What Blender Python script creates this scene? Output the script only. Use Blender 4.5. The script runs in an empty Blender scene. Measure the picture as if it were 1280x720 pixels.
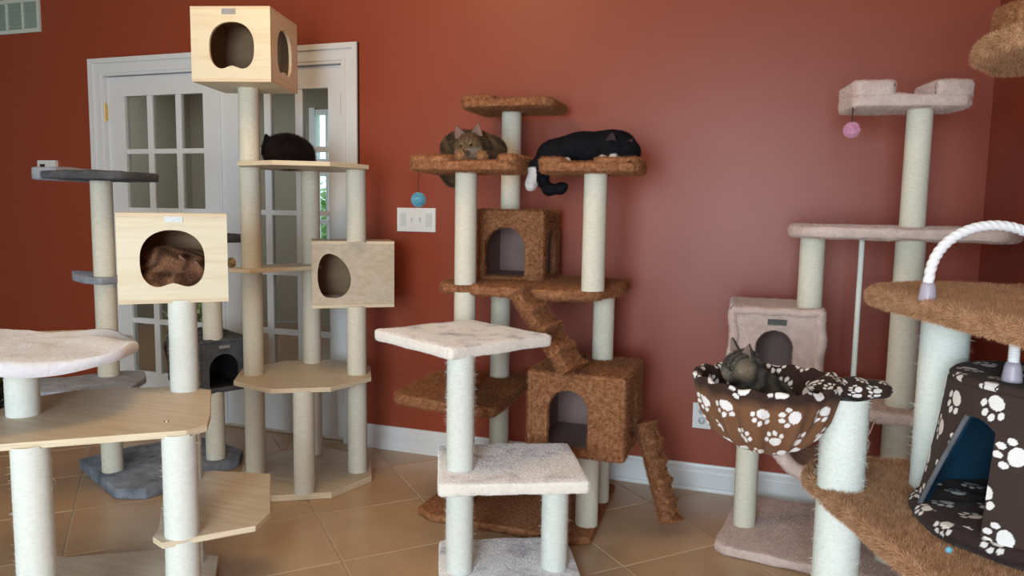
import bpy, bmesh, math
import numpy as np
from mathutils import Vector, Matrix
from mathutils.geometry import tessellate_polygon

sc = bpy.context.scene
COL = sc.collection
PI = math.pi
R = np.random.default_rng(7)

# ------------------------------------------------------------------ camera
pitch, roll, yaw, HCAM = .1038, .0164, -.3268, 1.28
fw = Vector((math.sin(yaw)*math.cos(pitch), math.cos(yaw)*math.cos(pitch), -math.sin(pitch)))
rt = Vector((math.cos(yaw), -math.sin(yaw), 0)); up = rt.cross(fw)
r2 = math.cos(roll)*rt + math.sin(roll)*up
u2 = -math.sin(roll)*rt + math.cos(roll)*up
cd = bpy.data.cameras.new('camera'); cam = bpy.data.objects.new('camera', cd); COL.objects.link(cam)
cam.matrix_world = Matrix(((r2.x, u2.x, -fw.x, 0), (r2.y, u2.y, -fw.y, 0), (r2.z, u2.z, -fw.z, HCAM), (0, 0, 0, 1)))
cd.sensor_width = 36; cd.lens = 927/1280*36; cd.clip_start = .05
sc.camera = cam

# ------------------------------------------------------------------ world, lights, exposure
w = bpy.data.worlds.new('sky'); sc.world = w; w.use_nodes = True
w.node_tree.nodes['Background'].inputs[0].default_value = (.75, .88, 1, 1)
w.node_tree.nodes['Background'].inputs[1].default_value = 1.6

def area(name, loc, target, sx, sy, power, col):
    l = bpy.data.lights.new(name, 'AREA'); l.shape = 'RECTANGLE'; l.size = sx; l.size_y = sy
    l.energy = power; l.color = col
    o = bpy.data.objects.new(name, l); COL.objects.link(o); o.location = loc
    o.rotation_euler = (Vector(target)-Vector(loc)).to_track_quat('-Z', 'Y').to_euler()
    return o
# daylight through the windows of the wall behind the photographer
area('window_light', (-.30, -1.95, 1.25), (-.30, 1.0, .50), 1.35, 1.7, 68, (.80, .93, 1))
area('window_light', (-2.9, -1.95, 1.25), (-2.6, 1.0, .5), 1.2, 1.7, 9, (.80, .93, 1))
# warm ceiling fixture
area('ceiling_light', (-1.6, 1.9, 2.86), (-1.7, 2.4, 0), .7, .7, 8, (1, .62, .27))
# unseen fill light added to brighten the hall behind the french doors
area('hall_fill_light', (-5.2, 5.3, 2.75), (-5.2, 5.3, 0), 1.2, 1.2, 26, (.9, .95, 1))

sc.view_settings.view_transform = 'Standard'; sc.view_settings.look = 'None'
sc.view_settings.gamma = 1; sc.view_settings.use_curve_mapping = False
sc.view_settings.exposure = 0.95

# ------------------------------------------------------------------ materials
def srgb(r, g, b):
    f = lambda c: (c/255)/12.92 if c <= 10 else (((c/255)+.055)/1.055)**2.4
    return (f(r), f(g), f(b), 1)

def mat(name, col, rough=.6, spec=.5, noise=None, bump=None, attr=False, metal=0, wave=None, sheen=0, rnd=0, coat=0):
    """noise=(scale, colour2, contrast lo, hi, stretch)  bump=(scale, strength, distance)"""
    m = bpy.data.materials.new(name); m.use_nodes = True
    nt = m.node_tree; N = nt.nodes; L = nt.links; b = N['Principled BSDF']
    b.inputs['Roughness'].default_value = rough; b.inputs['Specular IOR Level'].default_value = spec
    b.inputs['Metallic'].default_value = metal; b.inputs['Base Color'].default_value = col
    b.inputs['Coat Weight'].default_value = coat
    if sheen:
        b.inputs['Sheen Weight'].default_value = sheen; b.inputs['Sheen Roughness'].default_value = .5
    tc = N.new('ShaderNodeTexCoord'); src = None
    if attr:
        a = N.new('ShaderNodeAttribute'); a.attribute_name = 'Col'; src = a.outputs['Color']
    if noise:
        mp = N.new('ShaderNodeMapping'); mp.inputs['Scale'].default_value = noise[4] if len(noise) > 4 else (1, 1, 1)
        if len(noise) > 5: mp.inputs['Rotation'].default_value = noise[5]
        L.new(tc.outputs['Object'], mp.inputs['Vector'])
        n = N.new('ShaderNodeTexNoise'); n.inputs['Scale'].default_value = noise[0]; n.inputs['Detail'].default_value = 5
        n.inputs['Roughness'].default_value = .62
        L.new(mp.outputs[0], n.inputs['Vector'])
        cr = N.new('ShaderNodeValToRGB'); cr.color_ramp.elements[0].position = noise[2]; cr.color_ramp.elements[1].position = noise[3]
        cr.color_ramp.elements[0].color = col; cr.color_ramp.elements[1].color = noise[1]
        L.new(n.outputs['Fac'], cr.inputs['Fac']); src = cr.outputs['Color']
    if rnd:
        oi = N.new('ShaderNodeObjectInfo'); hs = N.new('ShaderNodeHueSaturation')
        mr = N.new('ShaderNodeMapRange'); mr.inputs['To Min'].default_value = 1-rnd; mr.inputs['To Max'].default_value = 1+rnd
        L.new(oi.outputs['Random'], mr.inputs['Value']); L.new(mr.outputs[0], hs.inputs['Value']); L.new(src, hs.inputs['Color'])
        src = hs.outputs['Color']
    if src: L.new(src, b.inputs['Base Color'])
    if bump:
        n2 = N.new('ShaderNodeTexNoise'); n2.inputs['Scale'].default_value = bump[0]; n2.inputs['Detail'].default_value = 4
        L.new(tc.outputs['Object'], n2.inputs['Vector'])
        bp = N.new('ShaderNodeBump'); bp.inputs['Strength'].default_value = bump[1]; bp.inputs['Distance'].default_value = bump[2]
        L.new(n2.outputs['Fac'], bp.inputs['Height']); L.new(bp.outputs[0], b.inputs['Normal'])
    return m

M = {}
M['wall'] = mat('terracotta_paint', (.300, .057, .025, 1), .42, .45, noise=(1.3, (.288, .053, .0235, 1), .3, .7), bump=(260, .10, .0006))
M['white'] = mat('white_trim_paint', (.74, .77, .80, 1), .38, .5, bump=(40, .05, .0005))
M['cream'] = mat('cream_wall', (.40, .33, .26, 1), .8)
M['ceil'] = mat('ceiling_paint', (.72, .66, .54, 1), .9)
M['taupe'] = mat('taupe_wall', (.30, .27, .21, 1), .8)
M['tile'] = mat('terracotta_tile', (.47, .315, .185, 1), .28, .5, noise=(5, (.57, .41, .265, 1), .30, .72), bump=(9, .12, .004), rnd=.10)
M['grout'] = mat('grout', (.62, .50, .38, 1), .9, noise=(30, (.42, .30, .2, 1), .3, .7))
M['hallfloor'] = mat('hall_wood_floor', (.16, .08, .04, 1), .3, noise=(6, (.24, .13, .07, 1), .3, .7, (1, 8, 1)))
M['sisal'] = mat('sisal_rope', (.76, .745, .65, 1), .95, .1, noise=(55, (.62, .61, .49, 1), .35, .8, (1, 1, 3)), bump=(500, .35, .001))
M['sisal_w'] = mat('white_sisal_rope', (.80, .84, .80, 1), .95, .1, noise=(60, (.69, .72, .67, 1), .35, .85, (1, 1, 3)), bump=(500, .4, .001))
M['ply'] = mat('birch_plywood', (.50, .41, .30, 1), .45, .4, noise=(3.2, (.62, .54, .43, 1), .3, .7, (1.5, 16, 16)), bump=(80, .05, .0005))
M['pine'] = mat('pale_pine_board', (.78, .72, .55, 1), .48, .4, noise=(2.4, (.68, .57, .38, 1), .48, .78, (1.2, 1.2, 17)), bump=(80, .04, .0005))
M['ply_edge'] = mat('plywood_edge', (.78, .68, .50, 1), .7, noise=(8, (.62, .48, .32, 1), .4, .7, (1, 1, 60)))
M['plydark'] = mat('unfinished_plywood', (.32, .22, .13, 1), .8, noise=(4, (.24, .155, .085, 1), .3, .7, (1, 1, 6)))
M['brown'] = mat('brown_carpet', (.26, .105, .047, 1), .97, .05, noise=(60, (.46, .225, .115, 1), .36, .68), bump=(160, .6, .004))
M['tan'] = mat('ginger_shag', (.42, .215, .11, 1), .97, .05, noise=(40, (.66, .40, .24, 1), .3, .72), bump=(160, .6, .004))
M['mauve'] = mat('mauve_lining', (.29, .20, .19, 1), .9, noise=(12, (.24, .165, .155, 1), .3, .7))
M['beige'] = mat('pale_pink_plush', (.72, .58, .54, 1), .97, .05, noise=(26, (.58, .45, .42, 1), .35, .75), bump=(140, .6, .004), sheen=.15)
M['wplush'] = mat('white_plush', (.90, .89, .90, 1), .95, .05, noise=(11, (.50, .48, .55, 1), .50, .74), bump=(60, .8, .006), sheen=.1)
M['wplush_edge'] = mat('cream_plush', (.90, .86, .80, 1), .95, .05, noise=(30, (.80, .74, .64, 1), .45, .8), bump=(90, .6, .004))
M['grey'] = mat('grey_plush', (.12, .14, .175, 1), .95, .05, noise=(9, (.30, .34, .41, 1), .38, .64), bump=(120, .5, .003), sheen=.2)
M['lgrey'] = mat('light_grey_plush', (.40, .43, .50, 1), .95, .05, noise=(12, (.24, .265, .32, 1), .4, .7), bump=(120, .5, .003))
M['dgrey'] = mat('dark_grey_plush', (.085, .09, .10, 1), .95, .05, noise=(14, (.14, .15, .165, 1), .4, .7), bump=(120, .5, .003))
M['black'] = mat('black_lining', (.012, .013, .016, 1), .9)
M['tag'] = mat('silver_tag', (.50, .50, .52, 1), .35, metal=.4, noise=(150, (.30, .30, .33, 1), .45, .6, (1, 1, 3)))
M['tagw'] = mat('pale_tag', (.78, .84, .88, 1), .3, noise=(150, (.55, .66, .72, 1), .45, .6, (1, 1, 3)))
M['tagk'] = mat('black_tag', (.015, .018, .015, 1), .4, noise=(260, (.35, .36, .3, 1), .55, .7, (1, 1, 2)))
M['brass'] = mat('brass', (.75, .55, .25, 1), .3, metal=1)
M['steel'] = mat('steel', (.7, .7, .7, 1), .3, metal=1)
M['fur'] = mat('fur', (.5, .5, .5, 1), .8, .15, attr=True)
M['print'] = mat('paw_print_fleece', (.5, .5, .5, 1), .97, .05, attr=True, bump=(300, .5, .002), sheen=.05)
M['blue'] = mat('blue_satin_lining', (.012, .050, .095, 1), .5, .4, bump=(8, .4, .03))
M['rope'] = mat('white_cotton_rope', (.83, .83, .86, 1), .9, bump=(300, .4, .001))
M['lilac'] = mat('lilac_plastic', (.42, .38, .46, 1), .4)
M['bluetoy'] = mat('sky_blue_pompom', (.13, .42, .58, 1), .9, noise=(60, (.22, .55, .68, 1), .3, .7))
M['pinktoy'] = mat('pink_pompom', (.72, .34, .52, 1), .9, noise=(60, (.82, .48, .64, 1), .3, .7))
M['cord'] = mat('brown_cord', (.06, .02, .015, 1), .9)
M['elastic'] = mat('beige_elastic', (.60, .42, .34, 1), .8)
M['plastic'] = mat('white_plastic', (.80, .84, .86, 1), .35)
M['plastic2'] = mat('white_switch', (.66, .70, .73, 1), .3)
M['vent'] = mat('vent_metal', (.60, .70, .66, 1), .45)
M['ventd'] = mat('vent_louvre', (.30, .40, .36, 1), .5)
M['dark'] = mat('dark_plastic', (.02, .02, .022, 1), .4)
M['leaf'] = mat('leaf_green', (.16, .24, .03, 1), .5, noise=(9, (.32, .38, .07, 1), .3, .7))
M['hedge'] = mat('garden_green', (.22, .42, .14, 1), .7, noise=(4, (.50, .72, .40, 1), .3, .7))
M['pot'] = mat('dark_red_pot', (.07, .015, .015, 1), .4)
M['potk'] = mat('black_pot', (.012, .012, .012, 1), .4)
M['eye'] = mat('amber_eye', (.05, .045, .015, 1), .1, .8)
M['eyek'] = mat('black_pupil', (.004, .004, .004, 1), .08, .8)
M['nose'] = mat('pink_nose', (.45, .17, .14, 1), .6)

gm = bpy.data.materials.new('window_glass'); gm.use_nodes = True
nt = gm.node_tree; nt.nodes.clear()
o_ = nt.nodes.new('ShaderNodeOutputMaterial'); mx = nt.nodes.new('ShaderNodeMixShader'); fr = nt.nodes.new('ShaderNodeFresnel')
fr.inputs[0].default_value = 1.5
tb = nt.nodes.new('ShaderNodeBsdfTransparent'); tb.inputs[0].default_value = (.86, .88, .86, 1)
gb = nt.nodes.new('ShaderNodeBsdfGlossy'); gb.inputs['Roughness'].default_value = .03
ge = nt.nodes.new('ShaderNodeNewGeometry'); mu = nt.nodes.new('ShaderNodeMath'); mu.operation = 'SUBTRACT'; mu.use_clamp = True
nt.links.new(fr.outputs[0], mu.inputs[0]); nt.links.new(ge.outputs['Backfacing'], mu.inputs[1])   # a thin pane: no total reflection at its inner face
nt.links.new(mu.outputs[0], mx.inputs[0]); nt.links.new(tb.outputs[0], mx.inputs[1]); nt.links.new(gb.outputs[0], mx.inputs[2])
nt.links.new(mx.outputs[0], o_.inputs[0]); M['glass'] = gm

# ------------------------------------------------------------------ object helpers
def link(o, parent=None):
    COL.objects.link(o)
    if parent is not None: o.parent = parent
    return o

def empty(name, loc, label=None, cat=None, group=None):
    o = bpy.data.objects.new(name, None); o.location = loc; o.empty_display_size = .1; link(o)
    if label: o['label'] = label
    if cat: o['category'] = cat
    if group: o['group'] = group
    return o

class MB:
    """collects numpy geometry in world space, then links ONE mesh object"""
    def __init__(s): s.V = []; s.F = []; s.mi = []; s.sm = []; s.C = []; s.n = 0
    def add(s, V, F, mi=0, smooth=False, col=None):
        V = np.asarray(V, float)
        for f in (F if isinstance(F, list) and len(F) and isinstance(F[0], np.ndarray) else [np.asarray(F)]) if not _ragged(F) else []:
            if len(f): s.F.append(f+s.n); s.mi.append(np.full(len(f), mi)); s.sm.append(np.full(len(f), smooth))
        if _ragged(F):
            for f in F:
                s.F.append(np.asarray([f])+s.n); s.mi.append(np.array([mi])); s.sm.append(np.array([smooth]))
        s.V.append(V); s.C.append(np.ones((len(V), 3))*.5 if col is None else np.broadcast_to(col, (len(V), 3))); s.n += len(V)
        return s
    def box(s, a, b, mi=0):
        x0, y0, z0 = a; x1, y1, z1 = b
        V = [(x0,y0,z0),(x1,y0,z0),(x1,y1,z0),(x0,y1,z0),(x0,y0,z1),(x1,y0,z1),(x1,y1,z1),(x0,y1,z1)]
        return s.add(V, [(0,3,2,1),(4,5,6,7),(0,1,5,4),(1,2,6,5),(2,3,7,6),(3,0,4,7)], mi)
    def build(s, name, mats, parent=None, col=False, org=None):
        V = np.concatenate(s.V)
        if org is None:
            org = np.zeros(3); p = parent
            while p is not None: org = org+np.array(p.location); p = p.parent
        V = V-org
        me = bpy.data.meshes.new(name)
        lt = np.concatenate([np.full(len(f), f.shape[1]) for f in s.F]).astype(np.int32)
        li = np.concatenate([f.ravel() for f in s.F]).astype(np.int32)
        me.vertices.add(len(V)); me.vertices.foreach_set('co', V.astype(np.float32).ravel())
        me.loops.add(len(li)); me.loops.foreach_set('vertex_index', li)
        me.polygons.add(len(lt)); ls = np.concatenate([[0], np.cumsum(lt)[:-1]]).astype(np.int32)
        me.polygons.foreach_set('loop_start', ls); me.polygons.foreach_set('loop_total', lt)
        me.update(calc_edges=True)
        me.polygons.foreach_set('material_index', np.concatenate(s.mi).astype(np.int32))
        me.polygons.foreach_set('use_smooth', np.concatenate(s.sm).astype(bool))
        for m in (mats if isinstance(mats, (list, tuple)) else [mats]): me.materials.append(M[m] if isinstance(m, str) else m)
        if col:
            a = me.color_attributes.new('Col', 'FLOAT_COLOR', 'POINT')
            c = np.ones((len(V), 4), np.float32); c[:, :3] = np.concatenate(s.C); a.data.foreach_set('color', c.ravel())
        me.validate(); me.update()
        return link(bpy.data.objects.new(name, me), parent)

def _ragged(F):
    if isinstance(F, np.ndarray): return False
    if len(F) == 0: return False
    if isinstance(F[0], np.ndarray): return False
    return len({len(f) for f in F}) > 1

def tag(o, label, cat, group=None):
    o['label'] = label; o['category'] = cat
    if group: o['group'] = group
    return o
def struct(o): o['kind'] = 'structure'; return o

# fur / carpet pile: one thin triangle per tuft, rooted on the given triangles
def tufts(mb, V, T, dens, ln, wd=.0012, mi=0, spread=.7, lay=(0, 0, 0), vcol=None, rng=R, maxn=90000, jit=.12):
    V = np.asarray(V, float); T = np.asarray(T); a, b, c = V[T[:, 0]], V[T[:, 1]], V[T[:, 2]]
    N = np.cross(b-a, c-a); A = np.linalg.norm(N, axis=1)/2; ok = A > 1e-10
    T = T[ok]; a, b, c, N, A = a[ok], b[ok], c[ok], N[ok], A[ok]; N = N/(2*A[:, None])
    n = int(min(maxn, A.sum()*dens)); k = rng.choice(len(T), n, p=A/A.sum())
    u = rng.random(n); v = rng.random(n); f = u+v > 1; u[f] = 1-u[f]; v[f] = 1-v[f]
    P = a[k]+(b[k]-a[k])*u[:, None]+(c[k]-a[k])*v[:, None]; Nk = N[k]
    D = Nk+rng.normal(0, spread, (n, 3))+np.asarray(lay); D /= np.linalg.norm(D, axis=1)[:, None]
    s = (D*Nk).sum(1); D = D+Nk*(np.clip(.18-s, 0, 2))[:, None]
    Lg = ln*(.55+.6*rng.random(n))
    S = np.cross(D, rng.normal(0, 1, (n, 3))); S /= np.linalg.norm(S, axis=1)[:, None]+1e-9
    Q = np.empty((n, 3, 3)); P0 = P-Nk*.0006
    Q[:, 0] = P0-S*wd/2; Q[:, 1] = P0+S*wd/2; Q[:, 2] = P0+D*Lg[:, None]
    col = None
    if vcol is not None:
        cc = (vcol[T[k, 0]]+vcol[T[k, 1]]+vcol[T[k, 2]])/3*(1+rng.normal(0, jit, (n, 1)))
        col = np.repeat(np.clip(cc, 0, 1), 3, axis=0)
    mb.add(Q.reshape(-1, 3), np.arange(3*n).reshape(-1, 3), mi, False, col)

# upholstered or bare slab with rounded edges
def slab(name, poly, z0, z1, mats, parent, carpet=0, ln=.007, bev=.006, edge_mi=None, wob=0, wd=.0016, spread=.7, hump=None, maxn=70000):
    bm = bmesh.new(); n = len(poly)
    vs = [bm.verts.new((x, y, z0)) for x, y in poly]; f = bm.faces.new(vs)
    if f.calc_area() and f.normal.z == 0: f.normal_update()
    f.normal_update()
    if f.normal.z > 0: f.normal_flip()
    g = bmesh.ops.extrude_face_region(bm, geom=[f]); 
    bmesh.ops.translate(bm, verts=[v for v in g['geom'] if isinstance(v, bmesh.types.BMVert)], vec=(0, 0, z1-z0))
    bmesh.ops.recalc_face_normals(bm, faces=bm.faces)
    bmesh.ops.bevel(bm, geom=[e for e in bm.edges], offset=bev, segments=2, profile=.6, affect='EDGES')
    if wob or hump:
        bmesh.ops.triangulate(bm, faces=bm.faces)
        for _ in range(6):
            es = [e for e in bm.edges if e.calc_length() > .045]
            if not es: break
            bmesh.ops.subdivide_edges(bm, edges=es, cuts=1); bmesh.ops.triangulate(bm, faces=[f for f in bm.faces if len(f.verts) > 3])
        for v in bm.verts:
            x, y, z = v.co; v.normal_update()
            k = wob*(math.sin(37*x+11*y)+math.sin(29*y-17*z+3*x)+.6*math.sin(71*x+53*y))*.5
            v.co += v.normal*k
            if hump and z > (z0+z1)/2: v.co.z += hump(x, y)
    bm.normal_update()
    idx = {v: i for i, v in enumerate(bm.verts)}
    V = np.array([v.co[:] for v in bm.verts]); F = [[idx[v] for v in f.verts] for f in bm.faces]
    mi = [(edge_mi if edge_mi is not None and abs(f.normal.z) < .75 else 0) for f in bm.faces]
    bmt = bm; T = np.array([[idx[l.vert] for l in t] for t in bmt.calc_loop_triangles()])
    sm = bool(carpet) ; bm.free()
    mb = MB()
    mb.V.append(V); mb.C.append(np.ones((len(V), 3))*.5); mb.n = len(V)
    for fc, m in zip(F, mi):
        mb.F.append(np.array([fc])); mb.mi.append(np.array([m])); mb.sm.append(np.array([sm]))
    if carpet: tufts(mb, V, T, carpet, ln, wd=wd, spread=spread, maxn=maxn)
    return mb.build(name, mats, parent)

# rope-wound post: the windings are real ridges
def post(x, y, z0, z1, parent, r=.046, m='sisal', name='post', frayed=0, seg=28, pitch_=.0066, lean=(0, 0)):
    za = z0-pitch_; zb = z1+pitch_*.3; nr = int((zb-za)/(pitch_/2))
    ang = np.arange(seg)/seg*2*PI; i = np.arange(nr+1)[:, None]
    z = za+i*(zb-za)/nr+pitch_*ang[None]/(2*PI)
    rr = r-(i % 2)*.0014+R.normal(0, .0002, (nr+1, seg))
    t = np.clip((z-z0)/(z1-z0), 0, 1)
    V = np.stack([x+lean[0]*t+rr*np.cos(ang), y+lean[1]*t+rr*np.sin(ang), z], -1).reshape(-1, 3)
    I = np.arange(nr+1)[:, None]*seg+np.arange(seg)[None]
    a = I[:-1, :-1]; b = I[:-1, 1:]; c = I[1:, 1:]; d = I[1:, :-1]
    F = [np.stack([a, b, c, d], -1).reshape(-1, 4)]
    k = np.arange(nr-2)
    F.append(np.stack([I[k, seg-1], I[k+2, 0], I[k+3, 0], I[k+1, seg-1]], -1))
    mb = MB(); mb.add(V, F, 0, True)
    # end discs
    for zz, rv in ((z0, 1), (z1, 0)):
        c_ = np.stack([x+(lean[0] if zz == z1 else 0)+(r-.001)*np.cos(ang), y+(lean[1] if zz == z1 else 0)+(r-.001)*np.sin(ang), np.full(seg, zz)], -1)
        mb.add(c_, np.array([list(range(seg))[::-1] if rv else list(range(seg))]), 0)
    if frayed:
        T = np.concatenate([F[0][:, :3], F[0][:, [0, 2, 3]]])
        tufts(mb, V, T, frayed, .016, wd=.0009, spread=.9, maxn=3000)
    return mb.build(name, m, parent)

def tube(pts, rad, seg=10, twist=None, mb=None, mi=0, col=None):
    """tube along points; twist=(strands, turns) gives laid rope"""
    P = np.array(pts, float); n = len(P); mb = mb or MB()
    T = np.gradient(P, axis=0); T /= np.linalg.norm(T, axis=1)[:, None]
    N = np.zeros_like(P); v = np.array([0, 0, 1.]) if abs(T[0, 2]) < .9 else np.array([1., 0, 0])
    for i in range(n):
        v = v-T[i]*(v@T[i]); v /= np.linalg.norm(v); N[i] = v
    B = np.cross(T, N); rad = np.broadcast_to(rad, (n,))
    a = np.arange(seg)/seg*2*PI
    rr = rad[:, None]*np.ones(seg)
    if twist:
        s, tr = twist; ph = np.linspace(0, tr*2*PI, n)[:, None]
        rr = rr*(.84+.22*np.abs(np.cos((a[None]-ph)*s/2)))
    V = P[:, None]+rr[..., None]*(np.cos(a)[None, :, None]*N[:, None]+np.sin(a)[None, :, None]*B[:, None])
    I = np.arange(n)[:, None]*seg+np.arange(seg)[None]; J = np.roll(I, -1, 1)
    F = np.stack([I[:-1], J[:-1], J[1:], I[1:]], -1).reshape(-1, 4)
    mb.add(V.reshape(-1, 3), F, mi, True, col)
    mb.add(V[0], np.array([list(range(seg))[::-1]]), mi, False, col); mb.add(V[-1], np.array([list(range(seg))]), mi, False, col)
    return mb

def lathe(prof, c, seg=24, mb=None, mi=0):
    mb = mb or MB(); a = np.arange(seg)/seg*2*PI; pr = np.array(prof, float)
    V = np.stack([c[0]+pr[:, 0, None]*np.cos(a), c[1]+pr[:, 0, None]*np.sin(a), c[2]+pr[:, 1, None]+0*a], -1)
    I = np.arange(len(pr))[:, None]*seg+np.arange(seg)[None]; J = np.roll(I, -1, 1)
    return mb.add(V.reshape(-1, 3), np.stack([I[:-1], J[:-1], J[1:], I[1:]], -1).reshape(-1, 4), mi, True)

def pompom(c, r, m, parent, n=2500, name='toy_ball', sq=(1, 1, .9)):
    mb = lathe([(r*.85*math.sin(t), -r*.85*math.cos(t)) for t in np.linspace(.001, PI-.001, 10)], c, 14)
    V = mb.V[0]; F = mb.F[0]; T = np.concatenate([F[:, :3], F[:, [0, 2, 3]]])
    tufts(mb, V, T, 1e9, r*.28, wd=.0022, spread=.5, maxn=n)
    return mb.build(name, m, parent)

# ---- panels with a cut-out, and houses made of them
def arch(w, h, n=40):
    """doorway outline about its middle: straight jambs, round head"""
    r = w/2; p = [(-r, -h/2+.01), (-r+.01, -h/2), (r-.01, -h/2), (r, -h/2+.01)]
    p += [(r*math.cos(t), h/2-r+r*math.sin(t)) for t in np.linspace(0, PI, n)]
    return p
def cathead(w, h, n=80, bump=.1):
    p = []
    for t in np.linspace(0, 2*PI, n, endpoint=False):
        c, s_ = math.cos(t), math.sin(t); e = 2/2.25 if s_ > 0 else 2/2.9
        x = math.copysign(abs(c)**e, c)*w/2; y = math.copysign(abs(s_)**e, s_)*h/2
        if y < 0: y += bump*h*math.exp(-(x/(w*.17))**2)
        p.append((x, y))
    return p
def dshape(w, h, n=60):
    p = []
    for t in np.linspace(0, 2*PI, n, endpoint=False):
        c, s_ = math.cos(t), math.sin(t)
        x = c*w*(.62 if c > 0 else .38); y = s_*h/2
        if c < 0: x = -abs(c)**.75*w*.38
        elif y > 0: y *= 1
        p.append((x, y-.10*h*max(0, c)))
    return p

def ray_poly(poly, a):
    d = np.array([math.cos(a), math.sin(a)]); P = np.array(poly); Q = np.roll(P, -1, 0); best = None
    e = Q-P; den = d[0]*e[:, 1]-d[1]*e[:, 0]
    with np.errstate(divide='ignore', invalid='ignore'):
        t = (P[:, 0]*e[:, 1]-P[:, 1]*e[:, 0])/den; s_ = (P[:, 0]*d[1]-P[:, 1]*d[0])/den
    ok = (t > 1e-9) & (s_ >= -1e-6) & (s_ <= 1+1e-6)
    return d*t[ok].max()

def panel(mb, O, U, W, Nn, w, h, th, hole=None, hc=(0, 0), mi=(0, 1, 2), tuft=None):
    """panel in the plane (U,W), outer face at O along -Nn... outside is +Nn; hole centre hc; mi=(outside, inside, rim)"""
    O = np.array(O, float); U = np.array(U, float); W = np.array(W, float); Nn = np.array(Nn, float)
    loc = lambda s_, t, k: O+U*s_+W*t-Nn*th*k
    rect = [(-w/2, -h/2), (w/2, -h/2), (w/2, h/2), (-w/2, h/2)]
    if hole is None:
        V = [loc(s_, t, 0) for s_, t in rect]+[loc(s_, t, 1) for s_, t in rect]
        mb.add(V, np.array([[0, 1, 2, 3]]), mi[0]); mb.add(V, np.array([[7, 6, 5, 4]]), mi[1])
        mb.add(V, np.array([[0, 4, 5, 1], [1, 5, 6, 2], [2, 6, 7, 3], [3, 7, 4, 0]]), mi[2])
        if tuft: tufts(mb, V, np.array([[0, 1, 2], [0, 2, 3]]), *tuft)
        return
    rc = [(s_-hc[0], t-hc[1]) for s_, t in rect]
    an = sorted(set(list(np.round(np.linspace(-PI, PI, 72, endpoint=False)+.001, 5))+[round(math.atan2(t, s_), 5) for s_, t in rc]))
    hp = [ray_poly(hole, a) for a in an]; op = [ray_poly(rc, a) for a in an]; n = len(an)
    V = [loc(p[0]+hc[0], p[1]+hc[1], k) for k in (0, 1) for lst in (hp, op) for p in lst]
    i = np.arange(n); j = (i+1) % n
    fo = np.stack([i, n+i, n+j, j], 1); fi = np.stack([2*n+j, 3*n+j, 3*n+i, 2*n+i], 1)
    mb.add(V, fo, mi[0]); mb.add(V, fi, mi[1])
    mb.add(V, np.stack([j, 2*n+j, 2*n+i, i], 1), mi[2]); mb.add(V, np.stack([n+i, 3*n+i, 3*n+j, n+j], 1), mi[2])
    if tuft:
        V = np.array(V); T = np.concatenate([fo[:, :3], fo[:, [0, 2, 3]]]); tufts(mb, V, T, *tuft)
        rim = np.stack([j, 2*n+j, 2*n+i, i], 1); tufts(mb, V, np.concatenate([rim[:, :3], rim[:, [0, 2, 3]]]), *tuft)

def house(name, c, ang, w, d, z0, z1, mats, parent, holes, th=.014, tuft=None):
    """box standing on z0; c = centre; ang = direction of its width; holes: {'front':(shape, (s,t)), ...} front faces -depth"""
    u = np.array([math.cos(ang), math.sin(ang), 0]); v = np.array([-math.sin(ang), math.cos(ang), 0]); z = np.array([0, 0, 1.])
    C = np.array([c[0], c[1], (z0+z1)/2]); h = z1-z0; mb = MB()
    g = holes.get
    def p(key, O, U, W, N_, ww, hh):
        q = g(key); panel(mb, O, U, W, N_, ww, hh, th, q[0] if q else None, q[1] if q else (0, 0), (0, 1, 2), tuft)
    hh_ = h-2*th; dd_ = d-2*th
    p('front', C-v*d/2, u, z, -v, w, hh_); p('back', C+v*d/2, -u, z, v, w, hh_)
    p('right', C+u*w/2, v, z, u, dd_, hh_); p('left', C-u*w/2, -v, z, -u, dd_, hh_)
    p('top', C+z*h/2, u, v, z, w, d); p('bottom', C-z*h/2, u, -v, -z, w, d)
    if tuft:      # soft carpeted corners
        e = .007; W2, D2, H2 = w/2-e, d/2-e, h/2-e; q = []
        for a_ in (-1, 1):
            for b_ in (-1, 1): q += [((a_*W2, b_*D2, -H2), (a_*W2, b_*D2, H2)), ((a_*W2, -D2, b_*H2), (a_*W2, D2, b_*H2)), ((-W2, a_*D2, b_*H2), (W2, a_*D2, b_*H2))]
        for p0, p1 in q:
            P_ = [C+u*x_[0]+v*x_[1]+z*x_[2] for x_ in (np.array(p0)*(1-k)+np.array(p1)*k for k in (0, .33, .67, 1))]
            m2 = tube(P_, e*1.55, 10); mb.add(m2.V[0], m2.F[0], 0, True); F2 = m2.F[0]
            tufts(mb, m2.V[0], np.concatenate([F2[:, :3], F2[:, [0, 2, 3]]]), *tuft)
    return mb.build(name, mats, parent)
def on_face(c, ang, d, s_, z, out=0.):
    return np.array([c[0]+math.cos(ang)*s_+math.sin(ang)*(d/2+out), c[1]+math.sin(ang)*s_-math.cos(ang)*(d/2+out), z])
def plate(name, c, ang, d, s_, z, w, h, m, parent, out=.003):
    mb = MB(); u = np.array([math.cos(ang), math.sin(ang), 0]); nn = np.array([math.sin(ang), -math.cos(ang), 0])
    panel(mb, on_face(c, ang, d, s_, z, out), u, (0, 0, 1), nn, w, h, out, mi=(0, 0, 0)); return mb.build(name, m, parent)

def regular(cx, cy, r, a0, n=8): return [(cx+r*math.cos(a0+2*PI*k/n), cy+r*math.sin(a0+2*PI*k/n)) for k in range(n)]
def rect(cx, cy, a, hu, hv):
    u = (math.cos(a), math.sin(a)); v = (-u[1], u[0])
    return [(cx+u[0]*s_*hu+v[0]*t*hv, cy+u[1]*s_*hu+v[1]*t*hv) for s_, t in ((-1, -1), (1, -1), (1, 1), (-1, 1))]

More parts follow.
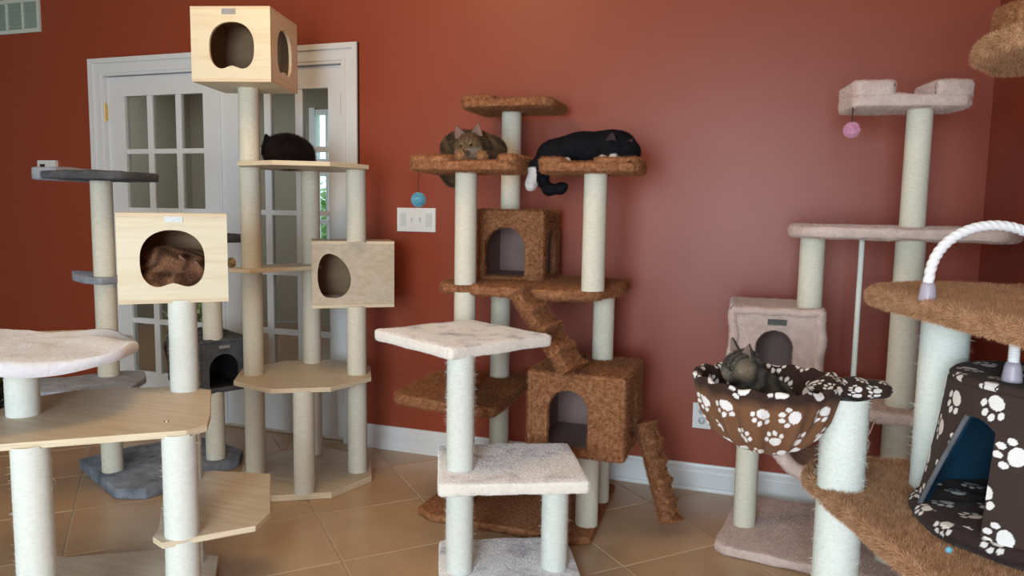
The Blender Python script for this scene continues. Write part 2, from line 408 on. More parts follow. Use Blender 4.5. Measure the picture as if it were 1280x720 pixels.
# ------------------------------------------------------------------ room
YW = 3.46; XR = .83; XL = -6.3; YB = -2.2; ZC = 2.92
DX0, DX1, DZ = -3.745, -2.115, 2.04      # door opening
b = MB()
b.box((XL-.1, YW, 0), (DX0, YW+.12, ZC)).box((DX1, YW, 0), (XR+.1, YW+.12, ZC)).box((DX0, YW, DZ), (DX1, YW+.12, ZC))
struct(b.build('wall_back', 'wall'))
struct(MB().box((XR, YB, 0), (XR+.1, YW, ZC)).build('wall_right', 'wall'))
struct(MB().box((XL-.1, YB, 0), (XL, YW, ZC)).build('wall_left', 'cream'))
# wall behind the photographer, with its two window openings
b = MB(); ws = [(-3.6, -2.2), (-1.05, .55)]
b.box((XL, YB-.1, 0), (XR, YB, .45)).box((XL, YB-.1, 2.25), (XR, YB, ZC))
xs = [XL, -3.6, -2.2, -1.05, .55, XR]
for k in (0, 2, 4): b.box((xs[k], YB-.1, .45), (xs[k+1], YB, 2.25))
struct(b.build('wall_front', 'cream'))
for k, (a, c) in enumerate(ws):
    b = MB(); b.box((a, YB-.08, .45), (a+.06, YB-.02, 2.25)).box((c-.06, YB-.08, .45), (c, YB-.02, 2.25))
    b.box((a, YB-.08, .45), (c, YB-.02, .51)).box((a, YB-.08, 2.19), (c, YB-.02, 2.25)).box((a, YB-.07, 1.32), (c, YB-.03, 1.37))
    b.box(((a+c)/2-.02, YB-.07, .45), ((a+c)/2+.02, YB-.03, 2.25))
    wn = struct(b.build('window_%d' % (k+1), 'white')); MB().box((a+.06, YB-.052, .5), (c-.06, YB-.048, 2.2)).build('pane', 'glass', wn)
struct(MB().box((XL-.1, YB-.1, ZC), (XR+.1, YW+.12, ZC+.1)).build('ceiling', 'ceil'))
floor = struct(MB().box((XL-.1, YB-.1, -.06), (XR+.1, YW+.12, -.0022)).build('floor', 'grout'))
# floor tiles laid on the diagonal, each a part of the floor
S = math.sqrt(.5); PT = .4565; hs = PT/2-.0035
def tile_mesh(clip=None, org=(0, 0)):
    bm = bmesh.new(); be = .0025; pts = []
    for z, ins in ((-.006, 0), (-.0012, 0), (0, be)):
        q = hs-ins; pts.append([bm.verts.new((S*(v-u), S*(u+v), z)) for u, v in ((-q, -q), (q, -q), (q, q), (-q, q))])
    for k in range(2):
        for i in range(4): bm.faces.new((pts[k][i], pts[k][(i+1) % 4], pts[k+1][(i+1) % 4], pts[k+1][i]))
    bm.faces.new(pts[2]); bmesh.ops.recalc_face_normals(bm, faces=bm.faces)
    if clip:
        for co, no in clip:
            bmesh.ops.bisect_plane(bm, geom=bm.verts[:]+bm.edges[:]+bm.faces[:], plane_co=(co[0]-org[0], co[1]-org[1], 0), plane_no=no, clear_outer=True)
    me = bpy.data.meshes.new('tile'); bm.to_mesh(me); n = len(bm.verts); bm.free(); me.materials.append(M['tile']); return me, n
shared, _ = tile_mesh()
lim = [((0, YW-.002), (0, 1, 0)), ((XR-.002, 0), (1, 0, 0)), ((-5.6, 0), (-1, 0, 0)), ((0, YB+.002), (0, -1, 0))]
for i in range(-12, 22):
    for j in range(-22, 14):
        u = 3.036+PT*(i+.5); v = .604+PT*(j+.5)          # u=(-x+y)/sqrt2  v=(x+y)/sqrt2
        x = S*(v-u); y = S*(u+v); e = PT*S
        if x < -5.6-e or x > XR+e or y > YW+e or y < YB-e: continue
        inside = x > -5.6+e and x < XR-e and y < YW-e
        me = shared
        if not inside:
            me, n = tile_mesh(lim, (x, y))
            if n < 3: continue
        o = link(bpy.data.objects.new('tile', me), floor); o.location = (x, y, R.normal(0, .0003))

# baseboards with their moulding
def baseboard(name, x0, x1):
    pr = [(0, 0), (-.016, 0), (-.016, .085), (-.013, .092), (-.013, .104), (-.008, .112), (-.006, .122), (0, .124)]
    V = [(x, YW+a, z) for x in (x0, x1) for a, z in pr]; n = len(pr)
    F = [(i, i+1, n+i+1, n+i) for i in range(n-1)]+[tuple(range(n))[::-1], tuple(range(n, 2*n))]
    struct(MB().add(V, F).build(name, 'white'))
    q = [(-.016, 0), (-.026, 0), (-.026, .008), (-.023, .015), (-.016, .018)]
    V = [(x, YW+a, z) for x in (x0, x1) for a, z in q]; n = 5
    struct(MB().add(V, [(i, i+1, n+i+1, n+i) for i in range(n-1)]+[(4, 3, 2, 1, 0), (5, 6, 7, 8, 9)]).build('trim_%d' % (1 if x1 > 0 else 2), 'white'))
baseboard('baseboard_back', -2.02, XR); baseboard('baseboard_left', XL, -3.85)
struct(MB().box((XR-.016, .2, 0), (XR, YW-.03, .124)).build('baseboard_right', 'white'))

# door casing
b = MB(); cw = .10
for sx, xa in ((-1, DX0), (1, DX1)):
    for (p, q, t) in ((0, cw, .014), (.015, .03, .02), (cw-.028, cw, .026)):
        a, c = sorted((xa+sx*(p-.012), xa+sx*(q-.012))); b.box((a, YW-t, 0), (c, YW+.0, DZ+p-.012))
for (p, q, t) in ((0, cw, .014), (.015, .03, .02), (cw-.028, cw, .026)):
    b.box((DX0-q+.012, YW-t, DZ+p-.012), (DX1+q-.012, YW, DZ+q-.012))
b.box((DX0, YW, 0), (DX0+.012, YW+.12, DZ)).box((DX1-.012, YW, 0), (DX1, YW+.12, DZ)).box((DX0, YW, DZ-.012), (DX1, YW+.12, DZ))
struct(b.build('trim_3', 'white'))

def french_door(name, x0, x1, cols, hinge_x, knob_x):
    y0, y1 = YW+.012, YW+.05; rows = [(1.911, 1.605), (1.577, 1.262), (1.235, .93), (.902, .598), (.568, .268)]
    b = MB(); zt, zb = DZ-.016, .022
    b.box((x0, y0, zb), (cols[0][0], y1, zt)).box((cols[-1][1], y0, zb), (x1, y1, zt))
    b.box((cols[0][0], y0, rows[0][0]), (cols[-1][1], y1, zt)).box((cols[0][0], y0, zb), (cols[-1][1], y1, rows[-1][1]))
    d = struct(b.build(name, 'white'))
    m = MB()
    for k in range(len(cols)-1): m.box((cols[k][1], y0+.006, rows[-1][1]), (cols[k+1][0], y1-.006, rows[0][0]))
    for k in range(4): m.box((cols[0][0], y0+.007, rows[k+1][0]), (cols[-1][1], y1-.007, rows[k][1]))
    m.build('muntin_grid', 'white', d)
    for a, c in cols:
        for zt_, zb_ in rows:
            g = MB(); g.box((a, y0+.017, zb_), (c, y0+.021, zt_)); g.build('pane', 'glass', d)
    for zz in (1.82, .98, .25):
        h = MB(); h.box((hinge_x-.007, YW-.004, zz-.045), (hinge_x+.007, YW+.014, zz+.045)); tube([(hinge_x, YW-.006, zz-.055), (hinge_x, YW-.006, zz+.055)], .006, 8, mb=h); h.build('hinge', 'brass', d)
    if knob_x:
        h = lathe([(.001, 0), (.03, .002), (.03, .008), (.01, .012), (.01, .035), (.024, .045), (.026, .058), (.015, .07), (.001, .072)], (0, 0, 0), 20)
        V = h.V[0]; h.V[0] = np.stack([V[:, 0]+knob_x, y0-V[:, 2], V[:, 1]+.96], -1); h.build('door_knob', 'brass', d)
    return d
french_door('door_1', DX0+.014, -2.935, [(-3.60, -3.44), (-3.40, -3.233), (-3.195, -3.035)], DX0+.012, None)
d2 = french_door('door_2', -2.925, DX1-.014, [(-2.785, -2.63), (-2.588, -2.43), (-2.385, -2.221)], DX1-.012, -2.86)
MB().box((-2.95, YW+.004, .022), (-2.91, YW+.013, DZ-.02)).build('astragal', 'white', d2)

# hall beyond the doors
b = MB().box((XL-.1, 7.0, 0), (-4.67, 7.1, ZC)).box((-3.95, 7.0, 0), (-.9, 7.1, ZC)).box((-4.67, 7.0, 0), (-3.95, 7.1, .45)).box((-4.67, 7.0, 2.32), (-3.95, 7.1, ZC))
b.box((-1.0, YW+.12, 0), (-.9, 7.0, ZC)).box((XL-.1, YW+.12, 0), (XL, 7.0, ZC))
struct(b.build('wall_hall', 'taupe'))
struct(MB().box((XL-.1, YW+.121, ZC), (-.9, 7.1, ZC+.1)).build('ceiling_hall', 'taupe'))
struct(MB().box((XL-.1, YW+.121, -.06), (-.9, 7.1, -.008)).build('floor_hall', 'hallfloor'))
b = MB()
for a, c in ((-4.69, -4.62), (-4.0, -3.93)): b.box((a, 6.96, .43), (c, 7.06, 2.34))
for z in (.43, 1.1, 1.62, 1.75, 2.27): b.box((-4.69, 6.97, z), (-3.93, 7.05, z+.05))
b.box((-4.50, 6.98, .45), (-4.475, 7.04, 2.32))
wn = struct(b.build('window_3', 'white')); MB().box((-4.65, 7.02, .46), (-3.97, 7.024, 2.3)).build('pane', 'glass', wn)
def leaf_ball(mb, c, r, n, ls, mi=0, sq=1.0):
    for _ in range(n):
        d = R.normal(0, 1, 3); d /= np.linalg.norm(d); p = np.array(c)+d*np.array([r, r, r*sq])*(.5+.5*R.random())
        u = R.normal(0, 1, 3); u /= np.linalg.norm(u); v = np.cross(u, d); v /= np.linalg.norm(v)+1e-6
        mb.add([p-u*ls, p+v*ls*.35, p+u*ls, p-v*ls*.35], np.array([[0, 1, 2, 3]]), mi, True)
g = empty('garden_shrub', (-5.0, 8.6, 0), 'bright green garden shrub outside the hall window, seen through the right french door', 'shrub')
b = MB(); leaf_ball(b, (-5.2, 8.6, 1.0), .75, 1500, .09); b.build('foliage', 'hedge', g)
tube([(-5.2, 8.6, 0), (-5.2, 8.6, .9)], .05, 8).build('stem', 'plydark', g)
struct(MB().box((-12, 7.12, -.2), (4, 16, -.1)).build('ground', 'hedge'))

def potted(x, y, zt, zr, rad, potmat, label, n=110, ls=.07):
    t = empty('potted_plant', (x, y, 0), label, 'plant')
    lathe([(.001, 0), (rad*.75, 0), (rad, zr), (rad*1.08, zr), (rad*1.08, zr-.03), (rad*.95, zr-.02), (.001, zr-.03)][:], (x, y, 0), 24).build('pot', potmat, t)
    for k in range(n):
        a = R.random()*2*PI; sp = (.3+.7*R.random()); rr = rad*1.2*sp; zz = zr-.02+(zt-zr)*(.25+.75*R.random())
        p0 = np.array([x+.02*math.cos(a), y+.02*math.sin(a), zr-.03]); p1 = np.array([x+rr*math.cos(a), y+rr*math.sin(a), zz])
        sd = np.array([-math.sin(a), math.cos(a), 0])*ls*.25; mid = (p0+p1)/2+np.array([0, 0, .04])
        ti = p1+np.array([math.cos(a), math.sin(a), -.5])*ls*.7
        if k < 60: MB().add([p0-sd*.15, p0+sd*.15, mid+sd*.5, mid-sd*.5, p1+sd, p1-sd, ti], [(0, 1, 2, 3), (3, 2, 4, 5), (5, 4, 6)], 0, True).build('leaf', 'leaf', t)
    return t
potted(-3.95, 4.35, .62, .28, .20, 'pot', 'yellow-green leafy plant in dark red pot behind the left french door')
potted(-4.42, 3.2, .36, .17, .11, 'potk', 'small green plant in black pot on the floor at the far left wall', ls=.05)

# return-air grille
vt = empty('wall_vent', (-4.5, YW, 2.41), 'pale green-grey wall vent high at the top left corner', 'vent')
b = MB(); x0, x1, z0, z1 = -4.86, -4.21, 2.312, 2.515
b.box((x0, YW-.012, z0), (x1, YW, z0+.022)).box((x0, YW-.012, z1-.022), (x1, YW, z1)).box((x0, YW-.012, z0+.022), (x0+.022, YW, z1-.022)).box((x1-.022, YW-.012, z0+.022), (x1, YW, z1-.022))
b.build('frame', 'vent', vt)
MB().box((x0+.02, YW-.003, z0+.02), (x1-.02, YW, z1-.02)).build('backing', 'ventd', vt)
for k in range(1, 5):
    xx = x1-.005-k*.133
    if xx > x0+.03: MB().box((xx-.008, YW-.012, z0+.02), (xx+.008, YW-.003, z1-.02)).build('divider', 'vent', vt)
for k in range(7):
    zz = z0+.03+k*.023; y_ = YW-.003
    MB().add([(x0+.02, y_, zz+.014), (x1-.02, y_, zz+.014), (x1-.02, y_-.006, zz), (x0+.02, y_-.006, zz)], [(0, 3, 2, 1)]).build('slat', 'ventd', vt)

# thermostat
t = empty('thermostat', (-4.2, YW, 1.5), 'small white thermostat with dark screen on the wall left of the french doors', 'thermostat')
b = MB(); 
bm_ = [(-4.272, 1.454), (-4.13, 1.454), (-4.13, 1.54), (-4.272, 1.54)]
b.box((-4.272, YW-.022, 1.454), (-4.128, YW, 1.541)).box((-4.266, YW-.026, 1.46), (-4.134, YW-.02, 1.535)); b.build('housing', 'plastic', t)
MB().box((-4.245, YW-.028, 1.485), (-4.205, YW-.025, 1.518)).build('screen', 'dark', t)
MB().box((-4.18, YW-.028, 1.475), (-4.15, YW-.025, 1.485)).build('button', 'plastic2', t)
# switch plate, four gangs
t = empty('light_switch_plate', (-1.695, YW, 1.225), 'wide white switch plate with four switches on the orange wall right of the doors', 'switch plate')
MB().box((-1.804, YW-.006, 1.165), (-1.587, YW, 1.286)).box((-1.801, YW-.008, 1.168), (-1.590, YW, 1.283)).build('cover_plate', 'plastic', t)
for k, xx in enumerate((-1.768, -1.719, -1.672, -1.623)):
    if k in (0, 3): MB().box((xx-.016, YW-.012, 1.192), (xx+.016, YW-.006, 1.259)).build('rocker_switch', 'plastic2', t)
    else:
        f = MB().box((xx-.006, YW-.0095, 1.212), (xx+.006, YW-.006, 1.238)).build('switch_slot', 'plastic2', t)
        MB().add([(xx-.004, YW-.008, 1.219), (xx+.004, YW-.008, 1.219), (xx+.004, YW-.020, 1.236), (xx-.004, YW-.020, 1.236), (xx-.004, YW-.008, 1.232), (xx+.004, YW-.008, 1.232), (xx+.004, YW-.018, 1.243), (xx-.004, YW-.018, 1.243)],
                 [(0, 1, 2, 3), (4, 7, 6, 5), (3, 2, 6, 7), (0, 3, 7, 4), (1, 5, 6, 2)]).build('toggle', 'plastic', f)
# outlet
t = empty('wall_outlet', (-.235, YW, .352), 'white wall outlet low on the red wall left of the paw-print basket', 'outlet')
MB().box((-.276, YW-.006, .293), (-.194, YW, .412)).box((-.273, YW-.008, .296), (-.197, YW, .409)).build('cover_plate', 'plastic', t)
for zz in (.375, .33):
    s_ = lathe([(.001, 0), (.017, 0), (.017, .002), (.001, .002)], (0, 0, 0), 20); V = s_.V[0]; s_.V[0] = np.stack([V[:, 0]-.235, YW-.008-V[:, 2], V[:, 1]+zz], -1)
    s_ = s_.build('socket', 'plastic2', t)
    MB().box((-.243, YW-.0108, zz-.004), (-.241, YW-.0098, zz+.006)).box((-.229, YW-.0108, zz-.004), (-.227, YW-.0098, zz+.006)).build('slot', 'dark', s_)

# ================================================================== grey cat tree by the doors
t = empty('cat_tree', (-2.75, 2.75, 0), 'grey plush cat tree with a dark house standing in front of the left french door', 'cat tree')
GA = (-2.814, 2.569); GB = (-2.499, 2.886); CD = 60000
slab('base', [(-3.09, 2.63), (-2.62, 2.40), (-2.50, 2.45), (-2.40, 2.93), (-2.46, 3.04), (-2.85, 3.14), (-3.02, 2.86)], .001, .05, 'grey', t, CD, .006, wob=.002)
post(*GA, .05, .475, t); post(*GA, .497, .925, t); post(*GA, .955, 1.385, t)
slab('platform', [(-3.05, 2.42), (-2.96, 2.47), (-2.90, 2.59), (-2.83, 2.685), (-2.74, 2.70), (-2.64, 2.61), (-2.56, 2.45), (-2.62, 2.30), (-2.85, 2.22), (-3.02, 2.26)], .47, .499, 'lgrey', t, CD, .005)
slab('shelf', [(-3.20, 2.735), (-3.0, 2.72), (-2.83, 2.655), (-2.75, 2.58), (-2.76, 2.50), (-2.86, 2.50), (-3.02, 2.58)], .925, .955, 'lgrey', t, CD, .005)
def perch_bolster(name, c, a, w, d, z, m, parent, dens, ends=(.1, .1), eh=.035, bh=.04, base=.035, ln=.006, gap_front=True, full=None, maxn=50000):
    """flat perch with raised padded ends along its width"""
    u = np.array([math.cos(a), math.sin(a)]); v = np.array([-u[1], u[0]])
    p = slab(name, [tuple(np.array(c)+u*s_*w/2+v*q*d/2) for s_, q in ((-1, -.78), (-.88, -1), (.88, -1), (1, -.78), (1, .78), (.88, 1), (-.88, 1), (-1, .78))], z, z+base, m, parent, dens, ln, bev=.010, wob=.002)
    for k, (sg, e) in enumerate(((-1, ends[0]), (1, ends[1]))):
        if e <= 0: continue
        cc = np.array(c)+u*sg*(w/2-e/2)
        slab('bolster', [tuple(cc+u*s_*e/2+v*q*d/2) for s_, q in ((-1, -.8), (-.8, -1), (.8, -1), (1, -.8), (1, .8), (.8, 1), (-.8, 1), (-1, .8))], z+base-.012, z+base+eh, (full[k] if full else m), p, dens, ln, bev=.014, wob=.002)
    return p
perch_bolster('perch', (GA[0], GA[1]), .15, .40, .30, 1.385, 'dgrey', t, CD, (.0, .0), .012)
slab('folded_cover', [(-3.025, 2.40), (-2.90, 2.415), (-2.935, 2.70), (-3.045, 2.66)], 1.381, 1.436, 'lgrey', t, CD, .005, bev=.012, wob=.002)
post(*GB, .05, .385, t); 
CG = (-2.63, 2.995); ag = math.radians(62)
hs_ = house('condo', CG, ag, .245, .42, .385, .64, ['dgrey', 'black', 'dgrey'], t, {'front': (arch(.145, .165), (0, -.025)), 'left': (arch(.13, .165), (.06, -.025))}, th=.016, tuft=(CD, .005))
plate('name_plate', CG, ag, .42, .0, .605, .05, .014, 'tag', hs_, .008)
post(*GB, .64, 1.11, t)
slab('perch', rect(GB[0], GB[1], ag, .14, .13), 1.11, 1.145, 'dgrey', t, CD, .005)

# ================================================================== tall octagonal wooden cat tree
t = empty('cat_tree', (-2.02, 2.94, 0), 'tall bare wooden cat tree with octagonal shelves and a box house on top', 'cat tree')
OC = (-2.02, 2.945); oa = math.radians(-82); oct_ = regular(*OC, .328, oa)
TL = (-2.226, 2.836); TF = (-1.873, 2.714); TR = (-1.793, 3.029); TM = (-2.135, 3.172)
PE = ['ply', 'ply_edge']
slab('base', oct_, .001, .03, PE, t, edge_mi=1, bev=.002)
for p in (TL, TF, TR, TM): post(*p, .03, .482, t)
slab('octagon_shelf', oct_, .482, .503, PE, t, edge_mi=1, bev=.002)
post(*TL, .503, .982, t); post(*TM, .503, 1.455, t); post(*TR, .503, .818, t)
slab('small_shelf', [(-2.29, 2.755), (-2.17, 2.745), (-2.05, 3.06), (-2.045, 3.20), (-2.13, 3.27), (-2.25, 3.2), (-2.31, 2.95)], .982, 1.0, PE, t, edge_mi=1, bev=.002)
post(*TL, 1.0, 1.455, t)
slab('top_shelf', regular(-2.01, 2.955, .305, oa), 1.455, 1.475, PE, t, edge_mi=1, bev=.002)
post(*TL, 1.475, 1.805, t)
post(*TR, 1.128, 1.455, t)
CB = (-1.868, 3.115); ab = math.radians(34)
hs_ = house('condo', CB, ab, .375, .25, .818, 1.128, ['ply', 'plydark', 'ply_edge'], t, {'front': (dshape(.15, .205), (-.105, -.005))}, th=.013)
u_ = (math.cos(ab), math.sin(ab))
slab('cushion', rect(CB[0], CB[1], ab, .14, .112), .832, .854, 'beige', hs_, 60000, .005)
CT = (-2.215, 2.815); at_ = math.radians(15)
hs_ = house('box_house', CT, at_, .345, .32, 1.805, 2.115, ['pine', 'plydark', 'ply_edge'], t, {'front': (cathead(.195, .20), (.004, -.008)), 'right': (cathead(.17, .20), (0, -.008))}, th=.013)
plate('name_plate', CT, at_, .32, -.005, 2.094, .06, .022, 'tag', hs_)

# ================================================================== near left wooden cat tree
t = empty('cat_tree', (-1.8, 1.75, 0), 'near pale wooden cat tree at lower left with a cat asleep in its box', 'cat tree')
Pa = (-1.553, 1.648); Pb = (-1.862, 2.007); Pc = (-1.84, 1.42); Pu = (-2.075, 1.585)
slab('base', [(-2.32, 1.87), (-2.02, 2.06), (-1.80, 2.08), (-1.52, 1.70), (-1.55, 1.58), (-1.84, 1.30), (-1.98, 1.33), (-2.32, 1.72)], .001, .03, PE, t, edge_mi=1, bev=.003)
post(*Pa, .03, .318, t, .048, 'sisal_w', frayed=3000); post(*Pb, .03, .318, t, .048, 'sisal_w'); post(*Pc, .03, .63, t, .048, 'sisal_w', frayed=3000)
slab('low_shelf', [(-1.645, 1.655), (-1.615, 1.60), (-1.56, 1.578), (-1.391, 1.765), (-1.413, 1.865), (-1.624, 2.147), (-1.833, 2.10), (-1.93, 2.02), (-1.90, 1.94)], .318, .336, PE, t, edge_mi=1, bev=.003)
post(*Pa, .336, .63, t, .048, 'sisal_w', frayed=3000); post(*Pb, .336, .63, t, .048, 'sisal_w')
slab('long_shelf', [(-2.25, 1.72), (-2.10, 1.40), (-1.90, 1.335), (-1.595, 1.575), (-1.515, 1.635), (-1.50, 1.70), (-1.575, 1.80), (-1.78, 2.04), (-1.90, 2.05), (-2.175, 1.885)], .63, .65, PE, t, edge_mi=1, bev=.003)
o = lathe([(.001, .003), (.007, .002), (.008, 0)], (-1.63, 1.68, .65), 12).build('bolt_head', 'steel', t)
post(*Pb, .65, .955, t, .046, 'sisal_w', frayed=3000); post(*Pu, .65, .812, t, .046, 'sisal_w', frayed=3000)
CX = (-1.943, 2.068); ax = math.radians(41)
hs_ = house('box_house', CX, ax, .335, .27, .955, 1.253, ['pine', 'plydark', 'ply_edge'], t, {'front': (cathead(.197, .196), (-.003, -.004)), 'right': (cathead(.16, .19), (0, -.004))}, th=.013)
plate('name_plate', CX, ax, .27, .004, 1.233, .055, .018, 'tagw', hs_)
pp = slab('perch', [(-2.60, 1.62), (-2.48, 1.86), (-2.30, 2.0), (-2.06, 1.98), (-1.90, 1.85), (-1.84, 1.70), (-1.90, 1.52), (-2.05, 1.40), (-2.35, 1.38)], .812, .83, PE, t, edge_mi=1, bev=.003)
# plush cover bunched over the perch
def cover():
    n, m_ = 90, 40; c = np.array([-2.19, 1.66]); mb = MB(); P = []
    out = np.array([(-2.60, 1.60), (-2.50, 1.78), (-2.34, 1.84), (-2.20, 1.90), (-2.02, 1.92), (-1.87, 1.81), (-1.80, 1.68), (-1.87, 1.50), (-2.03, 1.365), (-2.36, 1.34)])
    ang = np.arctan2(out[:, 1]-c[1], out[:, 0]-c[0]); rad = np.hypot(out[:, 0]-c[0], out[:, 1]-c[1]); o_ = np.argsort(ang)
    A = np.linspace(-PI, PI, n, endpoint=False); Rr = np.interp(A, ang[o_], rad[o_], period=2*PI)
    for i in range(m_):
        t_ = i/(m_-1)
        if t_ < .85: r_ = t_/.85; z = .846+.006*r_*np.sin(9*r_*Rr/.3+2*np.sin(3*A))+.010*np.sin(5*A+7*r_)*r_; k = r_
        else: q = (t_-.85)/.15; k = 1+.02*math.sin(q*PI); z = .846+.010*np.sin(5*A+7)-.036*q
        P.append(np.stack([c[0]+Rr*k*np.cos(A), c[1]+Rr*k*np.sin(A), z+0*A], -1))
    V = np.array(P).reshape(-1, 3); I = np.arange(m_)[:, None]*n+np.arange(n)[None]; J = np.roll(I, -1, 1)
    F = np.stack([I[:-1], I[1:], J[1:], J[:-1]], -1).reshape(-1, 4); F = F[:, ::-1] if False else F
    mb.add(V, F[:, ::-1], 0, True)
    Fr = F[:, ::-1]; tufts(mb, V, np.concatenate([Fr[:, :3], Fr[:, [0, 2, 3]]]), 90000, .006, wd=.0014, maxn=40000)
    return mb.build('plush_cover', 'wplush_edge', pp)
M['wplush_l'] = mat('white_plush_cover', (.80, .82, .88, 1), .95, .05, noise=(12, (.72, .73, .79, 1), .4, .75), bump=(60, .6, .005), sheen=.1)
cv = cover(); cv.data.materials.clear(); cv.data.materials.append(M['wplush_l'])

# ================================================================== small white plush tree
t = empty('cat_tree', (-.80, 2.37, 0), 'small white plush cat tree with square platforms in the middle foreground', 'cat tree')
WL = (-.939, 2.253); WR = (-.64, 2.391); wa = math.radians(24.5)
WM = ['wplush', 'wplush_edge']
slab('base', rect(-.80, 2.365, wa, .24, .195), .001, .05, WM, t, 120000, .005, bev=.012, edge_mi=1, wob=.0015)
post(*WL, .05, .372, t, .0465, 'sisal_w', frayed=12000); post(*WR, .05, .372, t, .0465, 'sisal_w', frayed=9000)
slab('platform', rect(-.805, 2.375, wa, .245, .205), .368, .41, WM, t, 120000, .005, bev=.012, edge_mi=1, wob=.0015)
post(*WL, .41, .798, t, .0465, 'sisal_w', frayed=14000)
slab('top_platform', rect(-1.03, 2.478, math.radians(-30), .238, .225), .796, .836, WM, t, 120000, .005, bev=.012, edge_mi=1, wob=.0015)

# ================================================================== brown carpet tree at the wall
t = empty('cat_tree', (-.95, 3.0, 0), 'brown carpeted cat tree with two houses and ramps against the red wall', 'cat tree')
BD = 80000; BL = .012
BF = (-.624, 2.822); BR = (-.632, 3.086); BLf = (-1.161, 2.824); BRl = (-1.129, 3.175); BRu = (-1.118, 3.256)
slab('base', [(-1.33, 2.73), (-1.25, 2.68), (-.65, 2.67), (-.58, 2.70), (-.60, 3.30), (-1.30, 3.33)], .001, .032, 'brown', t, BD, .006, bev=.010)
post(*BF, .032, .335, t); post(*BR, .032, .335, t)
post(*BLf, .032, .475, t); post(*BRl, .032, .475, t)
slab('low_platform', [(-1.44, 2.73), (-1.40, 2.69), (-1.02, 2.62), (-.96, 2.66), (-.985, 3.2), (-1.02, 3.27), (-1.39, 3.24), (-1.44, 3.18)], .475, .518, 'brown', t, BD, BL, bev=.012, wob=.002)
post(*BLf, .518, .938, t); post(*BRl, .518, .938, t)
cc = (-.66, 2.93)
hs_ = house('condo', cc, 0, .38, .40, .335, .655, ['brown', 'mauve', 'brown'], t, {'front': (arch(.165, .235), (-.03, -.018)), 'right': (arch(.15, .22), (.02, -.02))}, th=.02, tuft=(BD, BL, .0022))
post(*BR, .655, .938, t)
slab('mid_platform', [(-1.29, 2.86), (-1.25, 2.80), (-.74, 2.76), (-.60, 2.85), (-.55, 3.05), (-.57, 3.33), (-1.25, 3.38), (-1.30, 3.3)], .936, .977, 'brown', t, BD, BL, bev=.012, wob=.002)
hs_ = house('condo', (-1.055, 3.20), math.radians(3), .30, .32, .977, 1.278, ['brown', 'mauve', 'brown'], t, {'front': (arch(.185, .225), (-.02, -.03)), 'right': (arch(.17, .21), (0, -.03))}, th=.02, tuft=(BD, BL, .0022))
post(*BRu, 1.278, 1.73, t)
perch_bolster('top_perch', (-1.095, 3.235), .0, .42, .32, 1.728, 'brown', t, BD, (.16, .0), .018, ln=BL)
post(*BLf, .977, 1.438, t)
perch_bolster('perch', (-1.145, 2.86), .02, .46, .30, 1.436, 'brown', t, BD, (.19, .08), .022, base=.036, ln=BL)
post(*BF, .977, 1.432, t)
perch_bolster('perch', (-.645, 2.875), .05, .38, .30, 1.430, 'brown', t, BD, (.10, .17), .016, base=.034, ln=BL)
def ramp(p0, p1, w, th, parent, cleats=5):
    p0, p1 = np.array(p0), np.array(p1); d = p1-p0; L_ = np.linalg.norm(d); d = d/L_
    s_ = np.cross(d, (0, 0, 1)); s_ /= np.linalg.norm(s_); n = np.cross(s_, d); N_ = 34; mb = MB()
    prof = [(-w/2, -th/2), (w/2, -th/2), (w/2+.006, 0), (w/2, th/2), (-w/2, th/2), (-w/2-.006, 0)]
    V = []
    for i in range(N_+1):
        f_ = i/N_; hgt = 1+1.1*max(0, math.cos(f_*cleats*2*PI))**4
        for a, c in prof: V.append(p0+d*L_*f_+s_*a+n*(c*(hgt if c > 0 else 1)))
    k = len(prof); I = np.arange(N_+1)[:, None]*k+np.arange(k)[None]; J = np.roll(I, -1, 1)
    F = np.stack([I[:-1], J[:-1], J[1:], I[1:]], -1).reshape(-1, 4)
    V = np.array(V); cvec = V[F[0]].mean(0)-V[:k].mean(0); nn = np.cross(V[F[0][1]]-V[F[0][0]], V[F[0][2]]-V[F[0][0]])
    if nn@cvec < 0: F = F[:, ::-1]
    mb.add(V, F, 0, True); mb.add(V[:k], np.array([list(range(k))])); mb.add(V[-k:], np.array([list(range(k))[::-1]]))
    tufts(mb, V, np.concatenate([F[:, :3], F[:, [0, 2, 3]]]), BD*1.5, .014, wd=.002)
    return mb.build('ramp', 'brown', parent)
ramp((-.895, 2.765, .965), (-.665, 2.705, .680), .13, .040, t, 4)
ramp((-.435, 3.02, .415), (-.305, 2.93, .045), .066, .050, t, 5)
c_ = tube([(-1.335, 2.74, 1.44), (-1.335, 2.74, 1.335)], .0016, 6).build('cord', 'cord', t)
pompom((-1.335, 2.74, 1.318), .030, 'bluetoy', t)
o = t.children[-1]; o['label'] = 'sky blue toy ball hanging on a cord'

